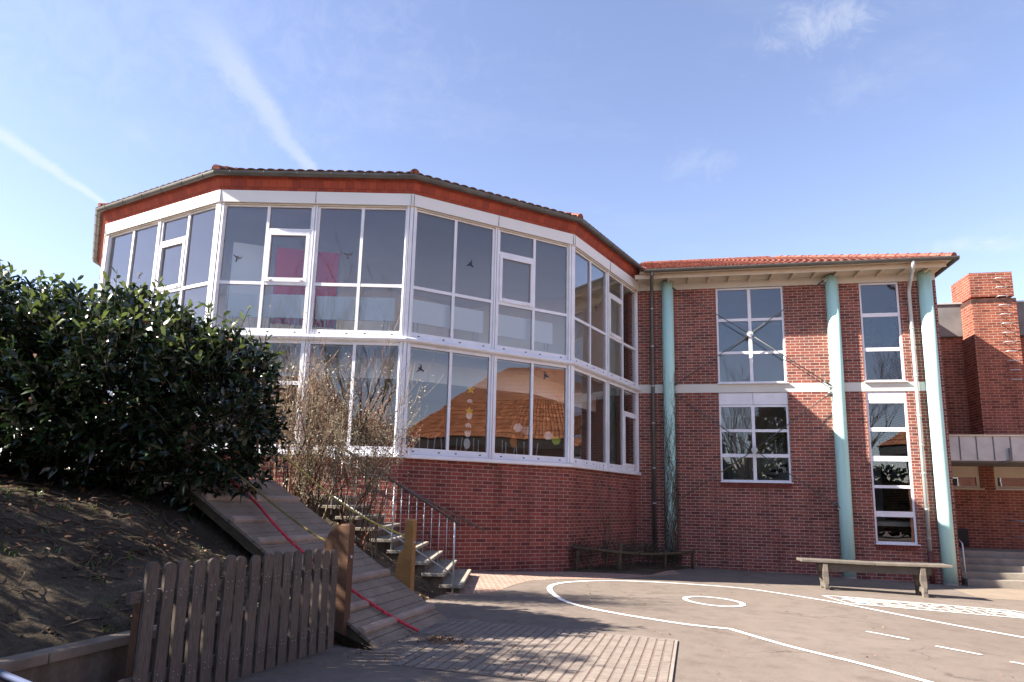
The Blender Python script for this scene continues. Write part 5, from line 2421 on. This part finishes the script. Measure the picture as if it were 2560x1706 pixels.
es = empty('entrance_steps', WP(10, -.3, -1))
for k in range(5):
    mb = MB()
    z1_ = -.14 + k * .165
    f0 = .05 - k * .30
    mb.box(WP(11.2 + .45, z1_ - .3, (f0 - 3.1) / 2), (6.6, f0 + 3.1, .6), X=WD, Y=WN)
    parent_keep(mb.build('step', M['conc'], bevel=.006), es)
tag(es, 'wide concrete entrance steps right of the corner pillar', 'steps')
sr = empty('entrance_railing', WP(10.4, .4, -1.6))
mb = MB()
for t_ in (10.62, 10.75):
    mb.tube([WP(t_, .3, -1.4), WP(t_, 1.35, -1.4)], .02, 8)
mb.tube([WP(10.62, 1.35, -1.4), WP(10.62, 1.37, -2.6)], .022, 8)
mb.tube([WP(10.62, .9, -1.4), WP(10.62, .92, -2.6)], .015, 8)
parent_keep(mb.build('rail', M['steel']), sr)
tag(sr, 'grey metal railing at the right of the entrance steps', 'railing')
sr = empty('wall_corner_rail', WP(8.35, 0, -.1))
mb = MB()
mb.tube([WP(8.36, -.25, -.05), WP(8.34, .75, -.05), WP(8.33, .85, -.2)], .018, 8)
parent_keep(mb.build('rail', M['steel']), sr)
tag(sr, 'thin pale metal rail at the foot of the brick corner', 'rail')

# ------------------------------------------------------------------ what the windows mirror: house across the yard, bare trees
op = empty('tiled_house', (18, 1, 0))
OD = V((.56, .83, 0)).normalized()
ON = V((-OD.y, OD.x, 0))          # faces back to the glazing
OC = V((15.5, 3.2, 0))


def OP(t, z, off=0):
    p = OC + OD * t + ON * off
    return V((p.x, p.y, z))


def opart(b, name, mat):
    return parent_keep(b.build(name, mat), op)


mb = MB()
ow = [(-2.9 + k * 2.3, -2.9 + k * 2.3 + 1.1, 1.3, 3.4) for k in range(6)]
ts = sorted({-3.6, 11.4} | {o[0] for o in ow} | {o[1] for o in ow})
for i in range(len(ts) - 1):
    tm = (ts[i] + ts[i + 1]) / 2
    solid = not any(o[0] < tm < o[1] for o in ow)
    for (z0, z1) in ((-1, 1.3), (1.3, 3.4), (3.4, 4.75)):
        if solid or z0 != 1.3:
            mb.face([OP(ts[i + 1], z0), OP(ts[i], z0), OP(ts[i], z1), OP(ts[i + 1], z1)])
for (q0, q1) in (((11.4, 0), (11.4, -9)), ((11.4, -9), (-3.6, -9)), ((-3.6, -9), (-3.6, 0))):
    a_, c_ = OP(q0[0], 0, q0[1]), OP(q1[0], 0, q1[1])
    mb.face([(a_.x, a_.y, -1), (c_.x, c_.y, -1), (c_.x, c_.y, 4.75), (a_.x, a_.y, 4.75)])
opart(mb, 'wall', M['brick_opposite'])
for o_ in ow:
    b = MB()
    for (a_, c_, e_, f_) in ((o_[0], o_[1], 1.3, 1.38), (o_[0], o_[1], 3.32, 3.4), (o_[0], o_[0] + .08, 1.38, 3.32), (o_[1] - .08, o_[1], 1.38, 3.32), ((o_[0] + o_[1]) / 2 - .04, (o_[0] + o_[1]) / 2 + .04, 1.38, 3.32)):
        b.box(OP((a_ + c_) / 2, (e_ + f_) / 2, -.06), (c_ - a_, .07, f_ - e_), X=OD, Y=ON)
    w_ = opart(b, 'window', M['white'])
    g = MB()
    g.box(OP((o_[0] + o_[1]) / 2, 2.35, -.12), (1.3, .02, 2.1), X=OD, Y=ON)
    q = g.build('pane', M['black'])
    q.parent = w_
    q.matrix_parent_inverse = Matrix.Identity(4)
mb = MB()
ev = .9
E_ = [OP(-3.6 - ev, 4.8, ev), OP(11.4 + ev, 4.8, ev), OP(11.4 + ev, 4.8, -9 - ev), OP(-3.6 - ev, 4.8, -9 - ev)]
R0, R1 = OP(1.2, 9.6, -4.5), OP(6.5, 9.6, -4.5)
tiled(mb, E_[0], E_[1], R1, R0, 18, 4.4, .03)
mb.face([E_[1], E_[2], R1])
mb.face([E_[2], E_[3], R0, R1])
mb.face([E_[3], E_[0], R0])
opart(mb, 'roof', M['tile_orange'])
mb = MB()
mb.box(OP(3.9, 4.57, -4.5), (15 + 2 * ev - .1, 9 + 2 * ev - .1, .42), X=OD, Y=ON)
opart(mb, 'eaves', M['darkbox'])
tag(op, 'brick house with orange tiled roof, seen mirrored in the lower glazing', 'house')


def bare_tree(x, y, h, seed, label):
    rnd = random.Random(seed)
    e = empty('bare_tree', gp(x, y, 0))
    b = MB()
    tr_ = h * .28
    b.tube([V((0, 0, -.3)), V((.05, 0, tr_ * .5)), V((rnd.uniform(-.2, .2), rnd.uniform(-.2, .2), tr_))], .24, 8, r2=.17)
    b.build('trunk', M['bark'], e)
    b = MB()
    for k in range(8):
        a = 2 * pi * k / 8 + rnd.uniform(-.3, .3)
        grow(b, V((0, 0, tr_ * rnd.uniform(.75, 1.0))), V((cos(a) * .75, sin(a) * .75, 1.25)), h * .34, .09, 4, rnd, .55, .35, 0, None, 4, .008)
    b.build('crown', M['bark'], e)
    return tag(e, label, 'tree', 'bare trees across the yard')


for k, (x, y, h, lab) in enumerate(((-8.8, -9, 15.5, 'tall bare tree mirrored in the upper front facet over the crimson pinboard'), (-14.5, -12, 14, 'bare tree mirrored at the left of the front facet'),
                                    (-19, -6, 13, 'bare tree mirrored in the brick building windows, far left'), (-4, -18, 15, 'bare tree behind the yard, mirrored low between the others'),
                                    (5.0, -15, 13, 'bare tree mirrored in the tall narrow window'), (-24, -16, 14, 'bare tree at the far left end of the mirrored row'),
                                    (11.5, -10.5, 13, 'bare tree mirrored beside the orange tiled roof'))):
    bare_tree(x, y, h, 100 + k, lab)

# clipped evergreen hedge along the far side of the yard (only mirrored in the panes)
for (x_, r_, h_, lab) in ((1.0, 3.0, 10.5, 'dark evergreen tree mirrored in the lower cross braced window, left one'), (7.0, 3.4, 11.0, 'dark evergreen tree mirrored in the lower cross braced window, right one')):
    rnd = random.Random(int(x_ * 7) + 3)
    e_ = empty('evergreen_tree', gp(x_, -23, 0))
    b = MB()
    b.tube([V((0, 0, -.2)), V((0, 0, h_ * .8))], .22, 8, r2=.05)
    b.build('trunk', M['bark'], e_)
    b = MB()
    for k in range(5200):
        z_ = rnd.uniform(.06, 1) * h_
        rad = r_ * (1 - (z_ / h_) ** 1.6) ** .6 * (.85 + .3 * mnoise.noise(V((x_ + z_ * .9, k * .0, 1)))) * rnd.uniform(.2, 1) ** .4
        a_ = rnd.uniform(0, 2 * pi)
        leaf(b, V((cos(a_) * rad, sin(a_) * rad, z_)), V((cos(a_), sin(a_), rnd.uniform(-.6, .5))), rnd.uniform(.3, .6), .26, rnd, 0, .3)
    b.build('crown', M['laurel'], e_)
    tag(e_, lab, 'tree', 'evergreen trees across the yard')
rnd = random.Random(77)
b = MB()
for k in range(13000):
    x = rnd.uniform(-34, 42)
    hgt = 5.2 + .9 * mnoise.noise(V((x * .35, 0, 0))) + .4 * mnoise.noise(V((x * 1.3, 2, 0)))
    z = rnd.uniform(0, 1) ** .8 * hgt
    y = -21 + rnd.uniform(-.9, .9) * (1.15 - .4 * z / hgt)
    leaf(b, V((x, y, gz(x) + z)), V((rnd.uniform(-1, 1), rnd.uniform(-1, 1), rnd.uniform(-.3, 1))), rnd.uniform(.35, .7), .35, rnd, 0, .1)
b.box((4, -21, 1.9), (76, 1.1, 3.8), mi=0)
tag(b.build('evergreen_hedge', M['laurel']), 'tall dark evergreen hedge across the yard, mirrored in the lowest window panes', 'hedge')
# sticks, stones and roots on the bank
b = MB()
for k in range(140):
    d, e = rnd.uniform(.95, 4.2), rnd.uniform(-2.6, -.25)
    p = RP(d, e)
    p.z = mound_h(d, e) + .012
    a_ = rnd.uniform(0, 2 * pi)
    L_ = rnd.uniform(.08, .35)
    q = p + V((cos(a_), sin(a_), 0)) * L_
    rr_ = q - RB
    q.z = mound_h(rr_.dot(RN), rr_.dot(RT)) + .015
    mid = (p + q) / 2 + V((rnd.uniform(-.03, .03), rnd.uniform(-.03, .03), .02))
    b.tube([p, mid, q], rnd.uniform(.003, .008), 4)
kind(b.build('dry_sticks', M['bark']), 'stuff')
b = MB()
for k in range(320):
    d, e = rnd.uniform(.92, 4.2), rnd.uniform(-3.2, -.2)
    p = RP(d, e)
    p.z = mound_h(d, e) + .004
    r_ = rnd.uniform(.008, .028)
    i_ = len(b.v)
    for q in ((-1, 0, 0), (1, 0, 0), (0, -1, 0), (0, 1, 0), (0, 0, .7), (0, 0, -.7)):
        b.v.append((p.x + q[0] * r_ * rnd.uniform(.6, 1.2), p.y + q[1] * r_ * rnd.uniform(.6, 1.2), p.z + q[2] * r_))
    for f_ in ((0, 2, 4), (2, 1, 4), (1, 3, 4), (3, 0, 4), (2, 0, 5), (1, 2, 5), (3, 1, 5), (0, 3, 5)):
        b.f.append(tuple(i_ + w for w in f_))
        b.uv.append([(0, 0)] * 3)
        b.mi.append(0)
        b.sm.append(False)
kind(b.build('soil_clods', M['soil']), 'stuff')

b = MB()
rnd = random.Random(5)
for k in range(46):
    d, e = rnd.uniform(1.0, 4.0), rnd.uniform(-2.6, -.3)
    c = RP(d, e)
    for q in range(rnd.randint(5, 11)):
        p = c + V((rnd.uniform(-.05, .05), rnd.uniform(-.05, .05), 0))
        rr_ = p - RB
        p.z = mound_h(rr_.dot(RN), rr_.dot(RT))
        leaf(b, p, V((rnd.uniform(-.6, .6), rnd.uniform(-.6, .6), 1)), rnd.uniform(.03, .10), .012, rnd, 0, .3)
kind(b.build('grass_tufts', M['laurel_new']), 'stuff')
